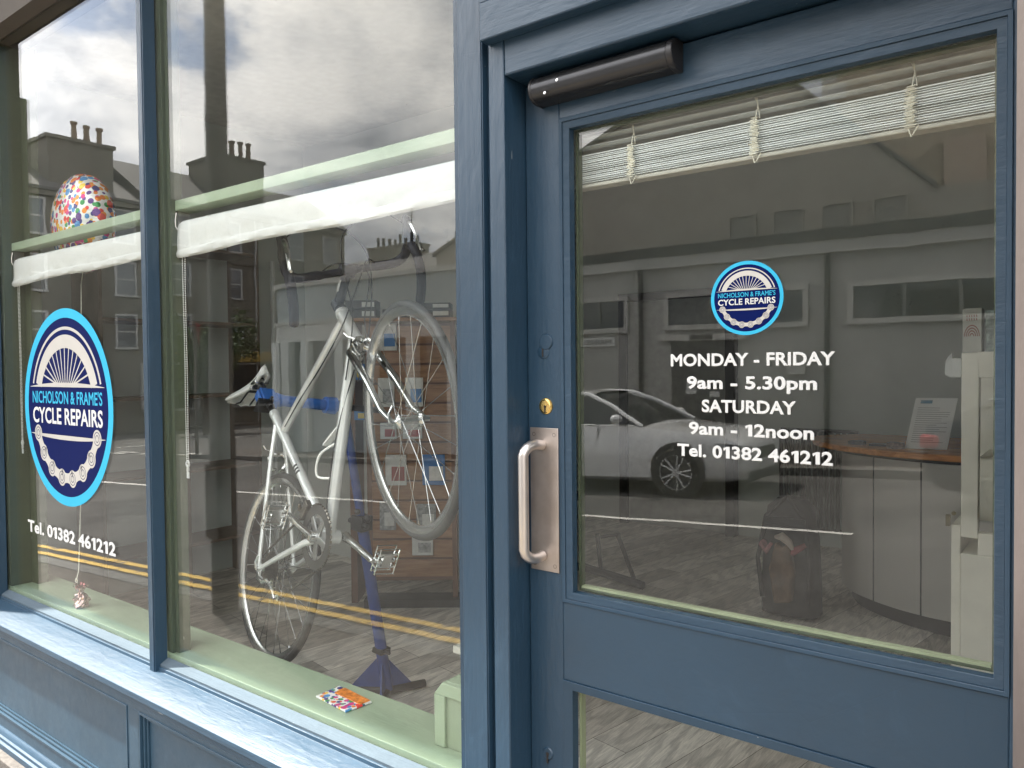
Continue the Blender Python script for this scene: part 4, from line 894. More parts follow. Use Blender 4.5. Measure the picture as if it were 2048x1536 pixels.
# brakes
def caliper(p, mt):
    b = MB(); T = lambda x, y, z: (mt @ Vector((p[0] + x, p[1] + y, p[2] + z))) if mt else Vector((p[0] + x, p[1] + y, p[2] + z))
    for s_ in (-1, 1):
        b.tube([T(0, 0, .012), T(.006, s_ * .020, .016), T(.008, s_ * .034, -.002), T(.006, s_ * .028, -.030), T(.002, s_ * .018, -.044)], [.007, .007, .0065, .006, .005], 8)
        b.tube([T(-.02, s_ * .0155, -.046), T(.024, s_ * .0155, -.046)], .0055, 6)
    b.tube([T(-.01, 0, .012), T(.018, 0, .012)], .006, 8); b.tube([T(.006, -.02, .018), T(.006, -.045, .03), T(.004, -.052, .045)], .003, 6)
    return b
build_l(caliper((.845, 0, .372), S1), 'brake_caliper', m_alu, smooth=True)
build_l(caliper((.130, 0, .372), Matrix.Translation((.13, 0, .36)) @ Matrix.Rotation(R(20), 4, 'Y') @ Matrix.Translation((-.13, 0, -.36))), 'brake_caliper', m_alu, smooth=True)
# transmission
def ring_y(b, c, ro, ri, y0, y1, teeth=0):
    n = max(48, teeth * 2); vs = []
    for i in range(n):
        a = 2 * PI * i / n; r_ = ro - (.004 if (teeth and i % 2) else 0)
        for rr, y_ in ((r_, y0), (r_, y1), (ri, y1), (ri, y0)): vs.append((c[0] + rr * math.cos(a), y_, c[2] + rr * math.sin(a)))
    b.add(vs, [(i * 4 + k, ((i + 1) % n) * 4 + k, ((i + 1) % n) * 4 + (k + 1) % 4, i * 4 + (k + 1) % 4) for i in range(n) for k in range(4)])
b = MB(); ring_y(b, BB, .104, .072, -.047, -.0435, 50); cs = build_l(b, 'chainring', plain('dark_chainring', (.16, .155, .15), .35, .9))
b = MB(); ring_y(b, BB, .074, .060, -.040, -.0375, 34)
for k in range(5):
    a = 2 * PI * k / 5 + .35; d = Vector((math.cos(a), 0, math.sin(a))); pp = Vector((-d.z, 0, d.x)); c0 = BB + Vector((0, -.0455, 0))
    b.add([c0 + d * .012 + pp * .013, c0 + d * .012 - pp * .013, c0 + d * .078 - pp * .009, c0 + d * .078 + pp * .009] + [q + Vector((0, .006, 0)) for q in (c0 + d * .012 + pp * .013, c0 + d * .012 - pp * .013, c0 + d * .078 - pp * .009, c0 + d * .078 + pp * .009)], [(0, 1, 2, 3), (7, 6, 5, 4), (0, 4, 5, 1), (1, 5, 6, 2), (2, 6, 7, 3), (3, 7, 4, 0)])
b.build('spider', plain('grey_alloy', (.42, .42, .42), .3, .9), cs, bevel=.001)
cd = Vector((-.63, 0, .77)).normalized()
for s_, dd in ((-1, cd), (1, -cd)):
    b = MB(); y0 = s_ * .056
    b.tube([BB + Vector((0, y0, 0)), BB + Vector((0, y0 + s_ * .004, 0)) + dd * .03, BB + Vector((0, y0 + s_ * .010, 0)) + dd * .09, BB + Vector((0, y0 + s_ * .014, 0)) + dd * .165, BB + Vector((0, y0 + s_ * .014, 0)) + dd * .178], [.018, .013, .011, .0105, .008], 12)
    b.tube([BB + Vector((0, s_ * .034, 0)), BB + Vector((0, s_ * .068, 0))], .013, 14)
    cr_ = build_l(b, 'crank_arm', m_alu, smooth=True)
    pc = BB + Vector((0, s_ * .118, 0)) + dd * .170
    b = MB(); hx_, hy_, hz_ = .043, .034, .012
    b.tube([pc + Vector((0, -s_ * .048, 0)), pc + Vector((0, s_ * .03, 0))], .009, 10)
    rt = Matrix.Rotation(R(-35), 3, 'Y')
    def pq(x, y, z): return pc + rt @ Vector((x, y, z))
    for zz in (-hz_, hz_):
        b.tube([pq(-hx_, -hy_, zz), pq(-hx_, hy_, zz), pq(hx_, hy_, zz), pq(hx_, -hy_, zz)], .0026, 6, closed=True)
        for k in range(-4, 5): b.tube([pq(-hx_, k * .0085, zz), pq(-hx_ - .004, k * .0085 + .004, zz)], .0016, 4)
    for sx_ in (-1, 1): b.obox(pq(sx_ * .022, 0, 0), rt @ Vector((.003, 0, 0)), (0, hy_, 0), rt @ Vector((0, 0, .009)))
    b.obox(pq(0, 0, 0), rt @ Vector((.022, 0, 0)), (0, .016, 0), rt @ Vector((0, 0, .011)))
    b.build('pedal', m_steel_b, cr_)
b = MB()
for k in range(9):
    r_ = .026 + .0042 * k; y_ = -.050 + .0037 * k; ring_y(b, (0, 0, 0), r_, r_ - .012, y_, y_ + .0018, int(r_ * 450))
build_l(b, 'cassette', m_chain)
b = MB(); yc = -.045
def lk_run(p, q):
    p, q = Vector(p), Vector(q); n = int((q - p).length / .0127)
    for i in range(n):
        a = p + (q - p) * (i / n); c_ = p + (q - p) * ((i + .62) / n); b.tube([a, c_], .0042, 5)
t1 = Vector((.02, yc, .05)); lk_run((.405 - .02, yc, -.077 + .102), (-.008, yc + .005, .052))
for i in range(22):
    a = R(80) - i * PI / 22 * 1.05; b.tube([(.405 + .103 * math.cos(a), yc, -.077 + .103 * math.sin(a)), (.405 + .103 * math.cos(a - .09), yc, -.077 + .103 * math.sin(a - .09))], .0042, 5)
lk_run((.36, yc, -.175), (.075, yc + .005, -.145)); lk_run((.055, yc + .005, -.135), (.045, yc + .005, -.075)); lk_run((.045, yc + .005, -.075), (.03, yc + .005, -.045))
build_l(b, 'chain', m_chain)
b = MB(); b.tube([(.005, -.068, -.02), (.02, -.078, -.045), (.05, -.078, -.07)], [.009, .012, .010], 10)
b.tube([(.05, -.066, -.065), (.075, -.062, -.115), (.083, -.062, -.145)], [.006, .006, .005], 8); ring_y(b, (.052, 0, -.078), .014, .004, -.052, -.046, 11); ring_y(b, (.078, 0, -.142), .014, .004, -.052, -.046, 11)
build_l(b, 'rear_derailleur', m_alu, smooth=True)
b = MB(); b.tube([(.335, -.030, .045), (.33, -.045, .06), (.35, -.052, .07)], [.010, .008, .006], 8); b.obox((.372, -.048, .035), (.032, 0, .012), (0, .009, 0), (-.004, 0, .012)); build_l(b, 'front_derailleur', m_chain, bevel=.002)
# bottle cage inside the main triangle on the down tube
b = MB(); c0 = BB + (HT0 - BB) * .38; dd = (HT0 - BB).normalized(); up_ = Vector((0, 1, 0)).cross(dd) * -1
if up_.z < 0: up_ = -up_
b.obox(c0 + up_ * .026, dd * .060, (0, .009, 0), up_ * .003)
for s_ in (-1, 1): b.tube(smooth_pts([c0 - dd * .055 + up_ * .03, c0 - dd * .060 + up_ * .085 + Vector((0, s_ * .03, 0)), c0 + dd * .01 + up_ * .075 + Vector((0, s_ * .037, 0)), c0 + dd * .062 + up_ * .035], 6), .0042, 8)
b.obox(c0 + dd * .075 + up_ * .075, dd * .004 + up_ * .0, (0, .012, 0), up_ * .04 - dd * .035)
build_l(b, 'bottle_cage', m_saddle, smooth=True)

# ================================================================== WORK STAND holding the bicycle
WS = thing('work_stand', (-2.575, 2.4, 0), 'blue steel bicycle repair stand clamping the seat post', 'repair stand')
m_sblue = plain('blue_stand_paint', (.02, .055, .24), .4, var=.12, bump=.05); m_clampb = plain('bright_blue_clamp', (.035, .15, .52), .38, var=.08)
pt, pb_ = Vector((-2.70, 2.28, 1.353)), Vector((-2.565, 2.40, .03))
b = MB(); mid = pt + (pb_ - pt) * .42; b.tube([pt, mid], .0195, 18); b.tube([mid, pb_], .026, 18); b.build('post', m_sblue, WS, smooth=True)
b = MB(); ql = Vector(Mb.to_3x3() @ Vector((0, 1, 0))); cs_ = Mb @ (ST_ + tdir * .115)
b.tube([cs_ + ql * .03, cs_ + ql * .07, cs_ + ql * .30], [.030, .022, .022], 16); b.tube([cs_ + ql * .24, cs_ + ql * .285], [.034, .036], 18); b.build('clamp_arm', m_clampb, WS, smooth=True)
td_w = (Mb.to_3x3() @ tdir); fw_w = ql.cross(td_w).normalized()
b = MB(); b.obox(cs_ + fw_w * .0, fw_w * .026, ql * .030, td_w * .042); b.obox(cs_ - ql * .034 , fw_w * .020, ql * .006, td_w * .036); b.build('clamp_jaw', m_clampb, WS, bevel=.006)
b = MB(); b.tube([cs_ + ql * .30, cs_ + ql * .50], .013, 12); b.tube([cs_ + ql * .33, pt + Vector((0, 0, -.03))], .022, 12); b.obox(cs_ - ql * .028 - td_w * .045, fw_w * .03, ql * .03, td_w * .004); b.tube([cs_ + fw_w * .035 - td_w * .03, cs_ + fw_w * -.0 - td_w * .06 - ql * .02], .006, 8); b.build('clamp_shaft', m_black, WS, smooth=True)
b = MB(); b.obox(mid, (.036, .0, -.004), (0, .034, 0), (.004, 0, .034)); b.tube([mid + Vector((-.06, -.02, .01)), mid + Vector((.06, -.02, -.01))], .012, 10); b.ball(mid + Vector((.07, -.03, .03)), .018, 10); b.ball(mid + Vector((.03, -.05, .06)), .014, 10); b.build('collar', m_black, WS, bevel=.004)
b = MB(); lo = pt + (pb_ - pt) * .86; b.obox(lo, (.030, 0, -.003), (0, .030, 0), (.002, 0, .012)); b.tube([lo + Vector((.02, -.01, 0)), lo + Vector((.065, -.01, .0))], .008, 8); b.build('foot_collar', m_black, WS, bevel=.003)
b = MB()
for dx_, dy_ in ((-.17, -.10), (.05, .13), (.06, -.10)):
    e_ = Vector((pb_.x + dx_, pb_.y + dy_, .015)); tp = pt + (pb_ - pt) * .87
    nrm_ = (e_ - pb_).cross(tp - pb_).normalized() * .004
    tri = [pb_ + Vector((0, 0, -.02)), e_, tp]; b.add([q - nrm_ for q in tri] + [q + nrm_ for q in tri], [(0, 1, 2), (5, 4, 3), (0, 3, 4, 1), (1, 4, 5, 2), (2, 5, 3, 0)])
b.build('gusset', m_sblue, WS)
b = MB()
for dx_, dy_ in ((-.26, -.15), (.07, .17), (.085, -.14)): b.tube([(pb_.x, pb_.y, .028), (pb_.x + dx_, pb_.y + dy_, .022)], .018, 10)
b.build('base_leg', m_black, WS, smooth=True)

# ================================================================== STREET seen in the glass
LC = thing('street_lamp', (-4.76, -.34, -.2), 'tall dark tapering lamp column on the pavement edge', 'lamp post')
m_col = plain('dark_grey_column', (.13, .12, .10), .6, var=.2)
b = MB(); b.tube([(-4.76, -.34, -.25), (-4.76, -.34, 1.05), (-4.76, -.34, 1.08), (-4.76, -.34, 8.0)], [.088, .086, .078, .055], 24); b.build('column', m_col, LC, smooth=True)
b = MB(); b.tube([(-4.76, -.34, 8.0), (-4.76, -.7, 8.3), (-4.76, -1.5, 8.35)], [.05, .04, .035], 12); b.ball((-4.76, -1.75, 8.35), .25, 12, (.6, 1.3, .3)); b.build('lamp_head', m_col, LC, smooth=True)
b = MB(); b.box(-4.83, -4.69, -.252, -.249, .35, .85); b.build('access_door', m_col, LC)

m_ren = plain('grey_render', (.38, .375, .355), .85, var=.16, vs=.9); m_ren_d = plain('brown_grey_render', (.31, .285, .245), .9, var=.1, vs=1.2)
m_trim = plain('pale_trim', (.46, .45, .42), .7, var=.06); m_slate = plain('slate_roof', (.11, .105, .10), .8, var=.35, vs=9, bump=.6, bs=12)
m_faint = plain('faint_pane', (.20, .19, .17), .5)
m_cant = plain('dark_fascia_boards', (.04, .04, .038), .5)
def stone(name, c1, c2, mo, w_=.55, h_=.28, rot=(PI / 2, 0, 0)):
    g = G(name); br = g.n('ShaderNodeTexBrick'); g.l(g.co(rot=rot), br.inputs['Vector'])
    for k, v in (('Scale', 1), ('Brick Width', w_), ('Row Height', h_), ('Mortar Size', .012), ('Bias', 0)): br.inputs[k].default_value = v
    for k, v in (('Color1', c1), ('Color2', c2), ('Mortar', mo)): br.inputs[k].default_value = (*v, 1)
    n = g.noise(g.co(), 5, 6, .6)
    g.l(g.mix(g.ramp(n, [(.3, vk(0)), (.8, vk(.6))]), br.outputs[0], tuple(x * .6 for x in c1)), g.b.inputs['Base Color']); g.b.inputs['Roughness'].default_value = .9
    g.bump(n, .8, .05); return g.m
m_stone = stone('rubble_stone', (.46, .38, .28), (.28, .235, .18), (.50, .44, .35), .62, .3)
m_ash = stone('tenement_sandstone', (.20, .185, .155), (.155, .148, .122), (.15, .14, .12), .8, .34, (0, PI / 2, 0))
def wall_x(b, x0, x1, y, z0, z1, d=.3): b.box(x0, x1, y - d, y, z0, z1)
# ---- low depot building straight across
LB = thing('depot_building', (0, -10.7, 0), 'long low grey rendered building with high strip windows, straight across the street', 'building')
b = MB(); b.box(-9.3, 14, -14.0, -10.5, -.8, 3.28); b.build('wall', m_ren, LB)
b = MB(); b.box(-9.3, 14, -10.5, -10.34, 3.28, 3.305); b.build('cornice', m_trim, LB)
b = MB(); b.box(-9.3, 14, -14.0, -10.44, 3.306, 3.50); b.build('parapet', m_ren, LB)
b = MB(); b.box(-9.3, 14, -14.0, -10.40, 3.502, 3.68); b.build('gutter', m_cant, LB)
def framed(x0, x1, z0, z1, y, par, t=.09, frame=None):
    b = MB(); yy = y
    b.box(x0 - t, x1 + t, yy, yy + .07, z1, z1 + t); b.box(x0 - t, x1 + t, yy, yy + .09, z0 - t, z0); b.box(x0 - t, x0, yy, yy + .07, z0, z1); b.box(x1, x1 + t, yy, yy + .07, z0, z1)
    f = b.build('window', frame or m_trim, par); b = MB(); b.box(x0, x1, yy + .003, yy + .02, z0, z1); b.build('pane', m_faint if frame else m_glass_far, f); return f
for x0, x1 in ((-3.16, -.9), (-6.40, -3.95), (-9.0, -7.32), (-.1, 2.3), (3.2, 5.6), (6.4, 8.8)): framed(x0 + .0, x1, 2.20, 2.72, -10.5, LB)
b = MB(); b.box(-6.35, -5.15, -10.5, -10.46, -.30, 1.9); dr = b.build('door', plain('dark_grey_door', (.06, .06, .058), .6), LB)
b = MB(); b.box(-6.6, -4.9, -10.5, -10.38, 1.92, 2.03); b.build('lintel', m_trim, LB)
b = MB(); b.box(-5.95, -5.5, -10.38, -10.36, 1.94, 2.02); b.build('small_sign', m_cant, LB)
b = MB()
for x in (-6.95, -3.55, .55): b.tube([(x, -10.42, 3.28), (x, -10.42, -.3)], .045, 8)
b.build('downpipe', m_cant, LB)
b = MB()
for x0, x1 in ((-3.16, -.9), (-6.40, -3.95), (-9.0, -7.32)):
    for k in (1, 2): xm = x0 + (x1 - x0) * k / 3; b.box(xm - .025, xm + .025, -10.48, -10.44, 2.2, 2.72)
b.build('glazing_bar', plain('grey_bar', (.16, .16, .15), .6), LB)
b = MB(); b.box(-4.2, -3.9, -10.499, -10.40, 1.3, 1.6); b.build('alarm_box', m_trim, LB)
b = MB(); b.box(-9.3, 14, -10.499, -10.47, -.9, .12); b.build('base_band', m_ren_d, LB)
b = MB(); b.box(-6.05, -5.85, -10.46, -10.455, .95, 1.15); b.box(-5.6, -5.4, -10.46, -10.455, .9, 1.0); b.build('door_notice', m_card, dr)
SG = thing('street_sign', (-7.95, -10.44, 1.9), 'pale street name sign on the grey building across the street', 'sign')
b = MB(); b.box(-8.4, -7.55, -10.498, -10.47, 1.86, 2.03); b.build('plate', m_card, SG)
vs, fs = quad_text('MAINS', 1, .02); xs = [v.x for v in vs]; w_ = max(xs) - min(xs)
b = MB(); b.add([(-7.62 - (v.x - min(xs)) / w_ * .55, -10.468 + v.z * .01, 1.895 + v.y * .14) for v in vs], fs); b.build('sign_lettering', m_black, SG)
# ---- gabled hall behind
GH = thing('gabled_hall', (-6.4, -15, 0), 'big plain brown-grey gabled building rising behind the low depot', 'building')
gp = [(-15.5, -1), (-15.5, 4.75), (-6.44, 8.56), (-2.62, 4.90), (-2.62, 4.86), (12, 4.86), (12, -1)]
b = MB(); b.prism(gp, 'y', -26, -14.05); b.build('wall', m_ren_d, GH)
b = MB()
for (xa_, z0_), (xb_, z1_) in (((-15.6, 4.70), (-6.44, 8.562)), ((-6.44, 8.562), (-2.5, 4.80))):
    b.prism([(xa_, z0_), (xb_, z1_), (xb_, z1_ + .10), (xa_, z0_ + .10)], 'y', -26.1, -13.95)
b.build('roof', m_slate, GH)
for x0 in (-6.6, -5.6, -4.6, -3.6): framed(x0, x0 + .55, 3.95, 4.75, -14.05, GH, .05, frame=m_ren_d)
# ---- stone building on the right
SB = thing('stone_building', (2, -20, 0), 'tall rubble stone building on the right beyond the gabled hall', 'building')
b = MB(); b.box(-7.94, 14, -34, -26.3, -1, 16); b.build('wall', m_stone, SB)
b = MB()
for k in range(18): b.box(-7.99, -7.94 + (.75 if k % 2 else .45), -26.3, -26.22, 4 + k * .62, 4.55 + k * .62)
b.build('quoin', m_trim, SB)
b = MB(); b.box(-4.1, -2.9, -26.3, -25.9, 7.1, 8.75); b.build('stone_panel', plain('pink_sandstone', (.42, .33, .26), .85, var=.2, bump=.4, bs=12), SB)
for x in (-2.4, 1.2, 4.8):
    for z in (9.6, 12.8): framed(x, x + 1.1, z, z + 1.8, -26.3, SB, .16)
# ---- rounded corner shop unit
CU = thing('corner_shop', (-14, -10.6, -.8), 'grey corner shop with rounded end, deep fascia and pale pilasters', 'shop')
def cpath(off, n=14):
    p = [(-9.31, -10.5 + off)]; cx_, cy_ = -17.6, -12.5; r_ = 2.0 + off
    for i in range(n + 1): a = PI / 2 + (PI / 2) * i / n; p.append((cx_ + r_ * math.cos(a), cy_ + r_ * math.sin(a)))
    p.append((-17.6 - r_, -22)); return p
def band(off, z0, z1, name, mat, par, th_=.3):
    o_, i_ = cpath(off), cpath(off - th_); n = len(o_); b = MB()
    b.add([(x, y, z0) for x, y in o_] + [(x, y, z1) for x, y in o_] + [(x, y, z0) for x, y in i_] + [(x, y, z1) for x, y in i_],
          sum([[(k, k + 1, n + k + 1, n + k), (2 * n + k, 3 * n + k, 3 * n + k + 1, 2 * n + k + 1), (n + k, n + k + 1, 3 * n + k + 1, 3 * n + k), (k, 2 * n + k, 2 * n + k + 1, k + 1)] for k in range(n - 1)], []))
    return b.build(name, mat, par)
m_bgrey = plain('blue_grey_fascia', (.36, .40, .41), .6, var=.05); m_lilac = plain('pinkish_grey_paint', (.26, .235, .235), .7, var=.06)
band(0, 2.75, 3.68, 'fascia', m_bgrey, CU); band(.12, 3.68, 3.80, 'cornice', m_trim, CU, .5); band(.10, 2.66, 2.75, 'fascia_moulding', m_trim, CU, .3); band(.05, 2.20, 2.66, 'signboard', plain('pale_signboard', (.55, .55, .53), .7), CU)
band(-.05, -1.6, .35, 'stallriser', m_bgrey, CU); band(-.12, .35, 2.2, 'shop_window', m_glass_far, CU, .1)
b = MB(); pth = cpath(.02, 14)
for i in (2, 5, 8, 11, 15): x, y = pth[i]; b.box(x - .16, x + .16, y - .16, y + .10, -1.4, 2.2)
for x in (-17.0, -15.6, -14.4, -13.0, -11.7, -10.4): b.box(x - .15, x + .15, -10.6, -10.42, -1.4, 2.2)
b.build('pilaster', plain('pale_pilaster', (.58, .60, .58), .7), CU)
b = MB(); b.box(-11.3, -9.35, -10.56, -10.46, -.7, 1.85); b.build('orange_door', plain('orange_brown_paint', (.32, .12, .04), .6), CU)
b = MB(); b.box(-11.3, -9.35, -10.50, -10.40, 1.86, 2.19); b.build('dark_sign', m_cant, CU)
b = MB(); b.add([(x, y, 3.6) for x, y in cpath(0)] + [(-9.31, -22, 3.6)], [tuple(range(len(cpath(0)) + 1))]); b.build('roof', m_slate, CU)
# ---- tenement row up the side street
def windows_x(par, X, cells, mat_frame, t=.13):
    """sash windows in a wall that faces +x"""
    for y0, y1, z0, z1 in cells:
        b = MB(); b.box(X, X + .09, y0 - t, y1 + t, z1, z1 + t); b.box(X, X + .14, y0 - t * 1.3, y1 + t * 1.3, z0 - t, z0); b.box(X, X + .08, y0 - t, y0, z0, z1); b.box(X, X + .08, y1, y1 + t, z0, z1); zm = (z0 + z1) / 2; b.box(X, X + .06, y0, y1, zm - .05, zm + .05)
        f = b.build('window', mat_frame, par); b = MB(); b.box(X + .003, X + .03, y0, y1, z0, z1); b.build('pane', m_winrefl, f)
m_winrefl = plain('sash_pane', (.12, .13, .14), .12, spec=.9); m_sash = plain('white_sash', (.42, .42, .41), .6)
def pots(b, y0, y1, n, x, z, h=.9):
    for k in range(n):
        y = y0 + (y1 - y0) * (k + .5) / n; hh = h * random.uniform(.85, 1.1)
        b.lathe([(.24, 0), (.22, .12), (.17, .2), (.16, hh - .18), (.22, hh - .15), (.22, hh), (.14, hh)], (x, y, z), (0, 0, 1), 10)
def tenement(name, y0, y1, zb, ze, zr, label, winrows, cols, X=-49, depth=10):
    t = thing(name, (X, (y0 + y1) / 2, zb), label, 'tenement', 'tenements along the side street')
    b = MB(); b.box(X - depth, X, y0, y1, zb - 2, ze); b.build('wall', m_ash, t)
    b = MB(); b.prism([(X + .35, ze), (X + .35, ze + .18), (X - depth / 2, zr), (X - depth - .3, ze + .18), (X - depth - .3, ze)], 'y', y0 - .001, y1 + .001)
    # prism axis y gives (x, z)
    b.build('roof', m_slate, t)
    b = MB(); b.box(X, X + .28, y0, y1, ze - .32, ze - .02); b.box(X, X + .12, y0, y1, ze - 3.6, ze - 3.45); b.build('eaves_course', m_ash, t)
    windows_x(t, X, [(y, y + 1.15, z, z + 1.95) for y in cols for z in winrows], m_sash)
    b = MB(); b.box(X + .02, X + .12, (y0 + y1) / 2, (y0 + y1) / 2 + .1, zb, ze); b.build('downpipe', m_sash, t)
    return t
ta = tenement('tenement', -22.4, -2.0, -2.5, 12.0, 15.0, 'nearest left sandstone tenement with three chimney pots', (2.9, 6.2, 9.5), (-21.9, -16.6, -13.6, -9.5, -5.5))
b = MB(); b.box(-54.0, -49.6, -21.0, -17.2, 12, 15.35); b.box(-54.1, -49.5, -21.15, -17.05, 15.35, 15.55); cs2 = b.build('chimney_stack', m_ash, ta); b = MB(); pots(b, -20.9, -18.6, 3, -50.3, 15.5, 1.25); b.build('chimney_pot', plain('clay_pot', (.22, .17, .12), .8), cs2)
tb = tenement('tenement', -39.2, -22.4, -2.5, 12.5, 15.9, 'farther right sandstone tenement with four chimney pots', (3.1, 6.5, 9.8), (-25.6, -29.5, -34.9, -38.2))
b = MB(); b.box(-54.0, -49.6, -32.0, -28.6, 12.5, 16.6); b.box(-54.1, -49.5, -32.15, -28.45, 16.6, 16.8); cs2 = b.build('chimney_stack', m_ash, tb); b = MB(); pots(b, -31.6, -28.8, 4, -50.3, 16.8, 1.2); b.build('chimney_pot', plain('clay_pot_dark', (.16, .12, .09), .8), cs2)
b = MB(); b.box(-48.95, -48.6, -38.9, -22.6, 1.95, 2.65); b.build('yellow_fascia', plain('yellow_shop_fascia', (.42, .28, .06), .6), tb)
for y0, y1 in ((-22.3, -23.6), (-24.2, -26.0), (-28.4, -32.6), (-33.4, -37.4)):
    y0, y1 = min(y0, y1), max(y0, y1)
    b = MB(); b.box(-49, -48.85, y0 - .12, y0, -1.2, 1.75); b.box(-49, -48.85, y1, y1 + .12, -1.2, 1.75); b.box(-49, -48.85, y0 - .12, y1 + .12, 1.75, 1.9); b.box(-49, -48.85, y0 - .12, y1 + .12, -1.3, -1.15); f = b.build('shop_window', m_sash, tb)
    b = MB(); b.box(-48.99, -48.95, y0, y1, -1.15, 1.75); b.build('pane', m_glass_far, f)
# ---- farther roofs
def house(name, x0, x1, y, zb, ze, zr, label, stacks, npots=7):
    t = thing(name, ((x0 + x1) / 2, y, zb), label, 'house', 'distant houses beyond the junction')
    b = MB(); b.box(x0, x1, y - 9, y, zb, ze); b.build('wall', m_ash, t)
    b = MB(); b.prism([(y + .3, ze), (y + .3, ze + .15), (y - 4.5, zr), (y - 9.3, ze + .15), (y - 9.3, ze)], 'x', x0, x1); b.build('roof', m_slate, t)
    for sx0, sx1, zt in stacks:
        b = MB(); b.box(sx0, sx1, y - 5.5, y - 3.5, ze, zt); b.box(sx0 - .1, sx1 + .1, y - 5.6, y - 3.4, zt, zt + .2); s_ = b.build('chimney_stack', m_ash, t)
        b = MB()
        for k in range(npots):
            x = sx0 + (sx1 - sx0) * (k + .5) / npots; hh = random.uniform(.6, 1.15); b.lathe([(.2, 0), (.16, .15), (.15, hh), (.1, hh)], (x, y - 4.5, zt + .2), (0, 0, 1), 8)
        b.build('chimney_pot', m_cant, s_)
    for k in range(int((x1 - x0) / 3)):
        for z in (ze - 2.8,): framed(x0 + 1 + k * 3, x0 + 2 + k * 3, z, z + 1.7, y, t, .12)
    return t
h1 = house('house', -60, -42.5, -45, -3, 10.0, 12.0, 'distant stone house with a long chimney stack and many pots', [(-56.5, -50.4, 12.8), (-46, -45, 12.4)], 8)
b = MB(); b.tube([(-51.6, -49.5, 12.5), (-51.6, -49.5, 16.4)], .04, 6)
for k in range(5): b.tube([(-52.1 + .02 * k, -49.5, 15.3 + .22 * k), (-51.1 - .02 * k, -49.5, 15.3 + .22 * k)], .02, 5)
tag(b.build('television_aerial', m_cant), 'thin television aerial on the distant rooftop', 'aerial')
h2 = house('house', -42.3, -24, -33, -2.5, 7.6, 9.4, 'nearer slate roofed house with a pale chimney to the right of the distant ones', [(-33.2, -30.2, 9.5)], 6)
# ---- tree in the side street
TR = thing('street_tree', (-36, -19, -1.8), 'dark green leafy tree standing in the side street', 'tree')
m_leaf = plain('dark_leaf', (.045, .075, .022), .7, var=.6, vs=1.5); m_bark = plain('bark', (.08, .06, .045), .9)
b = MB(); b.tube([(-36, -19, -2), (-36.1, -19, 0), (-35.9, -19.1, 2.2)], [.28, .2, .12], 10)
for k in range(7):
    a = k * .9; b.tube([(-36, -19, .3 + k * .25), (-36 + 1.6 * math.cos(a), -19 + 1.6 * math.sin(a), 2.0 + k * .25)], [.08, .03], 6)
b.build('trunk', m_bark, TR, smooth=True)
b = MB(); cl_ = []
for k in range(46):
    v = Vector((random.gauss(0, 1), random.gauss(0, 1), random.gauss(0, 1))).normalized() * random.uniform(.3, 1)
    cl_.append((Vector((-36 + v.x * 2.6, -19 + v.y * 2.6, 2.5 + v.z * 2.5)), random.uniform(.45, .9)))
for c_, r_ in cl_:
    for k in range(110):
        v = Vector((random.gauss(0, 1), random.gauss(0, 1), random.gauss(0, 1))); v = v.normalized() * r_ * random.uniform(.4, 1.05)
        p = c_ + v; u_ = Vector((random.uniform(-1, 1), random.uniform(-1, 1), random.uniform(-1, 1))).normalized() * .12; w2 = u_.cross(Vector((random.uniform(-1, 1), random.uniform(-1, 1), random.uniform(-1, 1)))).normalized() * .07
        b.add([p - u_, p - w2, p + u_, p + w2], [(0, 1, 2, 3)])
b.build('crown', m_leaf, TR)
# ---- give way sign at the junction
GW = thing('give_way_sign', (-20.4, -9.6, -1), 'red and white give way sign on a grey pole by the junction', 'sign')
b = MB(); b.tube([(-20.9, -9.56, -1.1), (-20.9, -9.56, 3.0)], .04, 10); b.build('pole', m_col, GW)
c_ = Vector((-20.6, -9.50, 2.55)); fu = Vector((.80, .60, 0)); fn = Vector((-.60, .80, 0)) * -1
fn = Vector((.60, -.80, 0)) * -1
def tri(b, s_, d, th_):
    pts = [c_ - fu * .40 * s_ + Vector((0, 0, .25 * s_)), c_ + fu * .40 * s_ + Vector((0, 0, .25 * s_)), c_ - Vector((0, 0, .44 * s_))]
    b.add([p + fn * d for p in pts] + [p + fn * (d + th_) for p in pts], [(0, 1, 2), (5, 4, 3), (0, 3, 4, 1), (1, 4, 5, 2), (2, 5, 3, 0)])
b = MB(); tri(b, 1.0, 0, .01); b.build('red_border', m_red, GW); b = MB(); tri(b, .66, .011, .004); b.build('white_face', m_white, GW)
vs, fs = quad_text('GIVE WAY', 1, .02); xs = [v.x for v in vs]; w_ = max(xs) - min(xs)
b = MB(); b.add([c_ + fn * .018 - fu * ((v.x - min(xs)) / w_ - .5) * .34 + Vector((0, 0, .05 + v.y * .06)) for v in vs], fs); b.build('sign_lettering', m_black, GW)

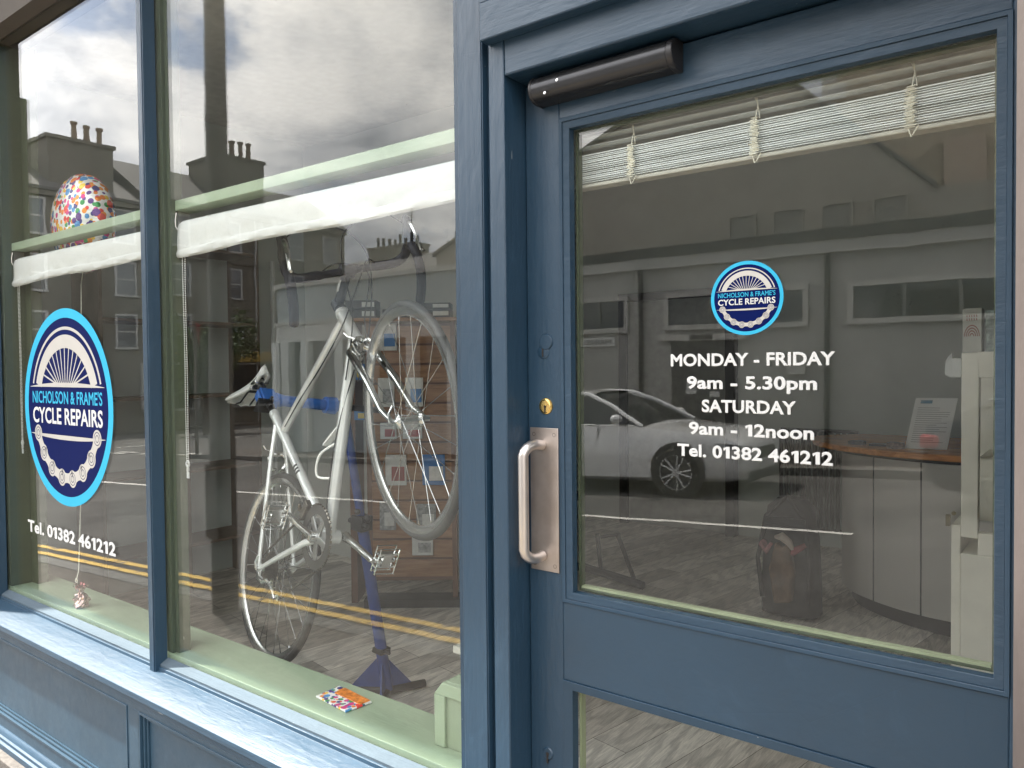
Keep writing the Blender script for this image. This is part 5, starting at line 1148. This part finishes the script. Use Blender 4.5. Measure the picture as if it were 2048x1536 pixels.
# ================================================================== CARS parked across the street
m_tyre_c = plain('car_tyre', (.02, .02, .02), .8); m_cglass = plain('car_glass', (.015, .018, .02), .04, spec=.9); m_alloy = plain('car_alloy', (.62, .62, .62), .35, .6); m_headl = plain('headlamp_lens', (.30, .31, .32), .25, .2, spec=.9); m_tail = plain('tail_lens', (.45, .01, .015), .1, spec=.8)
def car(x0, y0, mat, label, cat='car', rear_only=False):
    """saloon 4.5 m long heading +x; x0 is the front bumper, y0 the near (shop) side"""
    z0 = zg(x0 - 2) ; t = thing('parked_car', (x0 - 2.25, y0 - .9, z0), label, cat, 'cars parked across the street')
    # stations: distance behind front bumper, sill z, shoulder z, half width at shoulder, half width at sill
    stn = [(0.0, .30, .52, .52, .50), (.06, .22, .64, .68, .66), (.25, .20, .74, .80, .80), (.6, .19, .82, .865, .87), (1.1, .18, .885, .885, .90), (1.55, .18, .935, .895, .91), (2.2, .18, .955, .90, .915), (2.9, .18, .97, .90, .915), (3.5, .19, .985, .885, .905), (3.95, .22, 1.0, .86, .87), (4.3, .28, .98, .80, .80), (4.47, .36, .93, .72, .70), (4.5, .40, .80, .68, .66)]
    def P(s_, y, z): return (x0 - s_, y0 - .91 + y, z0 + z + (-.05 * (s_ - 2)))
    b = MB(); vs = []; n = 0
    for (s_, zs, zh, wh, ws) in stn:
        bul = (wh + ws) / 2 + .03
        sec = [(0, zs), (ws * .9, zs), (ws, zs + .06), (bul, zs + (zh - zs) * .45), (wh + .015, zs + (zh - zs) * .82), (wh - .03, zh), (wh * .6, zh + .025), (0, zh + .045)]
        sec = sec + [(-y, z) for y, z in sec[-2:0:-1]]; n = len(sec)
        vs += [P(s_, y, z) for y, z in sec]
    m_ = len(stn); fs = [(j * n + k, j * n + (k + 1) % n, (j + 1) * n + (k + 1) % n, (j + 1) * n + k) for j in range(m_ - 1) for k in range(n)] + [tuple(range(n)), tuple(range((m_ - 1) * n, m_ * n))[::-1]]
    b.add(vs, fs); body = b.build('body', mat, t, smooth=True)
    # greenhouse: glass volume, painted roof and pillars
    gh = [(1.42, .93, .93, .84, .84), (1.95, .95, 1.22, .83, .72), (2.35, .955, 1.385, .83, .645), (2.8, .96, 1.42, .83, .63), (3.3, .97, 1.385, .82, .62), (3.75, .98, 1.22, .80, .66), (4.15, .99, 1.0, .76, .74)]
    vs = []
    for s_, zb, zt, wb, wt in gh:
        vs += [P(s_, -wb, zb), P(s_, -wt, zt), P(s_, -wt * .5, zt + .02), P(s_, wt * .5, zt + .02), P(s_, wt, zt), P(s_, wb, zb)]
    b = MB(); b.add(vs, [(j * 6 + k, j * 6 + k + 1, (j + 1) * 6 + k + 1, (j + 1) * 6 + k) for j in range(len(gh) - 1) for k in range(5)]); b.build('window_glass', m_cglass, t, smooth=True)
    b = MB(); vs = []
    for s_, zb, zt, wb, wt in gh[2:5]: vs += [P(s_, -wt - .012, zt - .01), P(s_, -wt * .5, zt + .034), P(s_, wt * .5, zt + .034), P(s_, wt + .012, zt - .01)]
    b.add(vs, [(j * 4 + k, j * 4 + k + 1, (j + 1) * 4 + k + 1, (j + 1) * 4 + k) for j in range(2) for k in range(3)])
    for sd_ in (-1, 1):
        rail = [P(s_, sd_ * (wt + .008), zt + .004) for s_, zb, zt, wb, wt in gh]; b.tube(rail, [.03, .03, .032, .032, .032, .035, .04], 8)
        b.tube([P(2.95, sd_ * .84, .96), P(2.98, sd_ * .645, 1.38)], .03, 6)
    b.build('roof', mat, t, smooth=True)
    b = MB()
    for sd_ in (-1, 1): b.tube([P(1.5, sd_ * .905, .945), P(2.9, sd_ * .905, .975), P(3.6, sd_ * .89, .99)], .009, 5)
    b.build('trim_strip', m_steel_b, t)
    b = MB()
    for sd_ in (-1, 1): b.ball(P(1.72, sd_ * 1.0, 1.04), .11, 12, (.7, 1.0, .6))
    b.build('door_mirror', mat, t, smooth=True)
    b = MB(); b.box(*sorted((P(2.05, 0, 0)[0], P(2.055, 0, 0)[0])), P(0, .905, 0)[1], P(0, .925, 0)[1], z0 + .3, z0 + .94); b.box(*sorted((P(3.03, 0, 0)[0], P(3.035, 0, 0)[0])), P(0, .905, 0)[1], P(0, .925, 0)[1], z0 + .3, z0 + .96); b.build('door_gap', m_cant, t)
    b = MB()
    for s_ in (2.75, 3.55): b.tube([P(s_ - .09, .925, .82), P(s_ + .09, .925, .825)], .014, 6)
    b.build('door_handle', m_steel_b, t)
    for s_ in (.87, 3.62):
        for sd_ in (-1, 1):
            c_ = Vector(P(s_, sd_ * .85, .325)); b = MB(); b.lathe([(.23, -.115), (.30, -.115), (.325, -.09), (.33, 0), (.325, .09), (.30, .115), (.235, .115)], c_, (0, 1, 0), 36); wl = b.build('wheel', m_tyre_c, t, smooth=True)
            b = MB(); yo = sd_ * .10; b.lathe([(.245, yo - .01), (.245, yo + .01), (.225, yo + .01), (.225, yo - .01)], c_, (0, 1, 0), 30); b.lathe([(0, yo), (.05, yo), (.05, yo + sd_ * .012), (0, yo + sd_ * .014)], c_, (0, 1, 0), 16)
            for k in range(10):
                a = 2 * PI * (k // 2) / 5 + (.16 if k % 2 else -.16); b.tube([c_ + Vector((.04 * math.cos(a), yo, .04 * math.sin(a))), c_ + Vector((.235 * math.cos(a + (.05 if k % 2 else -.05)), yo, .235 * math.sin(a + (.05 if k % 2 else -.05))))], .014, 6)
            b.build('rim', m_alloy, wl, smooth=True)
            b = MB(); b.lathe([(0, yo - sd_ * .05), (.24, yo - sd_ * .05)], c_, (0, 1, 0), 24); b.build('brake_disc', m_cant, wl)
            arch = MB(); arch.lathe([(0, sd_ * .090), (.372, sd_ * .090), (.382, sd_ * .05)], c_ + Vector((0, 0, .02)), (0, 1, 0), 40); arch.build('wheel_arch', m_cant, t)
    for sd_ in (-1, 1):
        b = MB(); b.add([P(.09, sd_ * .69, .60), P(.36, sd_ * .845, .655), P(.38, sd_ * .835, .70), P(.14, sd_ * .72, .66), P(.06, sd_ * .50, .62), P(.05, sd_ * .50, .57)], [(0, 1, 2, 3), (0, 3, 4, 5)]); o = b.build('headlight', m_headl, t); o.modifiers.new('t', 'SOLIDIFY').thickness = .05
        b = MB(); b.box(*sorted((P(4.28, 0, 0)[0], P(4.52, 0, 0)[0])), *sorted((P(0, sd_ * .50, 0)[1], P(0, sd_ * .80, 0)[1])), z0 + .70 - .12, z0 + .84 - .12); b.build('tail_light', m_tail, t, bevel=.03)
    b = MB(); b.box(*sorted((P(-.012, 0, 0)[0], P(.05, 0, 0)[0])), P(0, -.30, 0)[1], P(0, .30, 0)[1], z0 + .55, z0 + .70); b.box(*sorted((P(-.005, 0, 0)[0], P(.09, 0, 0)[0])), P(0, -.55, 0)[1], P(0, .55, 0)[1], z0 + .28, z0 + .42); b.build('grille', m_cant, t, bevel=.02)
    b = MB(); b.box(*sorted((P(-.03, 0, 0)[0], P(-.01, 0, 0)[0])), P(0, -.26, 0)[1], P(0, .26, 0)[1], z0 + .42, z0 + .53); b.build('number_plate', m_card, t)
    return t
m_cwhite = plain('white_car_paint', (.86, .86, .85), .22, .15, var=.02, coat=1); m_cdark = plain('dark_car_paint', (.03, .032, .038), .2, .3, var=.02, coat=1)
car(-3.52, -6.55, m_cwhite, 'silver-white saloon car parked facing right across the street')
car(3.05, -5.95, m_cdark, 'dark saloon car with a red tail light, parked in front of the white one')

# ================================================================== pinkish stone column beside the door
b = MB(); b.tube([(.090, 1.02, -.2), (.090, 1.02, 3.4)], .165, 32)
PC = b.build('stone_column', plain('pinkish_stone', (.065, .053, .049), .75, var=.12, vs=7, bump=.3, bs=40), smooth=True)
tag(PC, 'smooth pinkish stone column close to the right of the door', 'column')
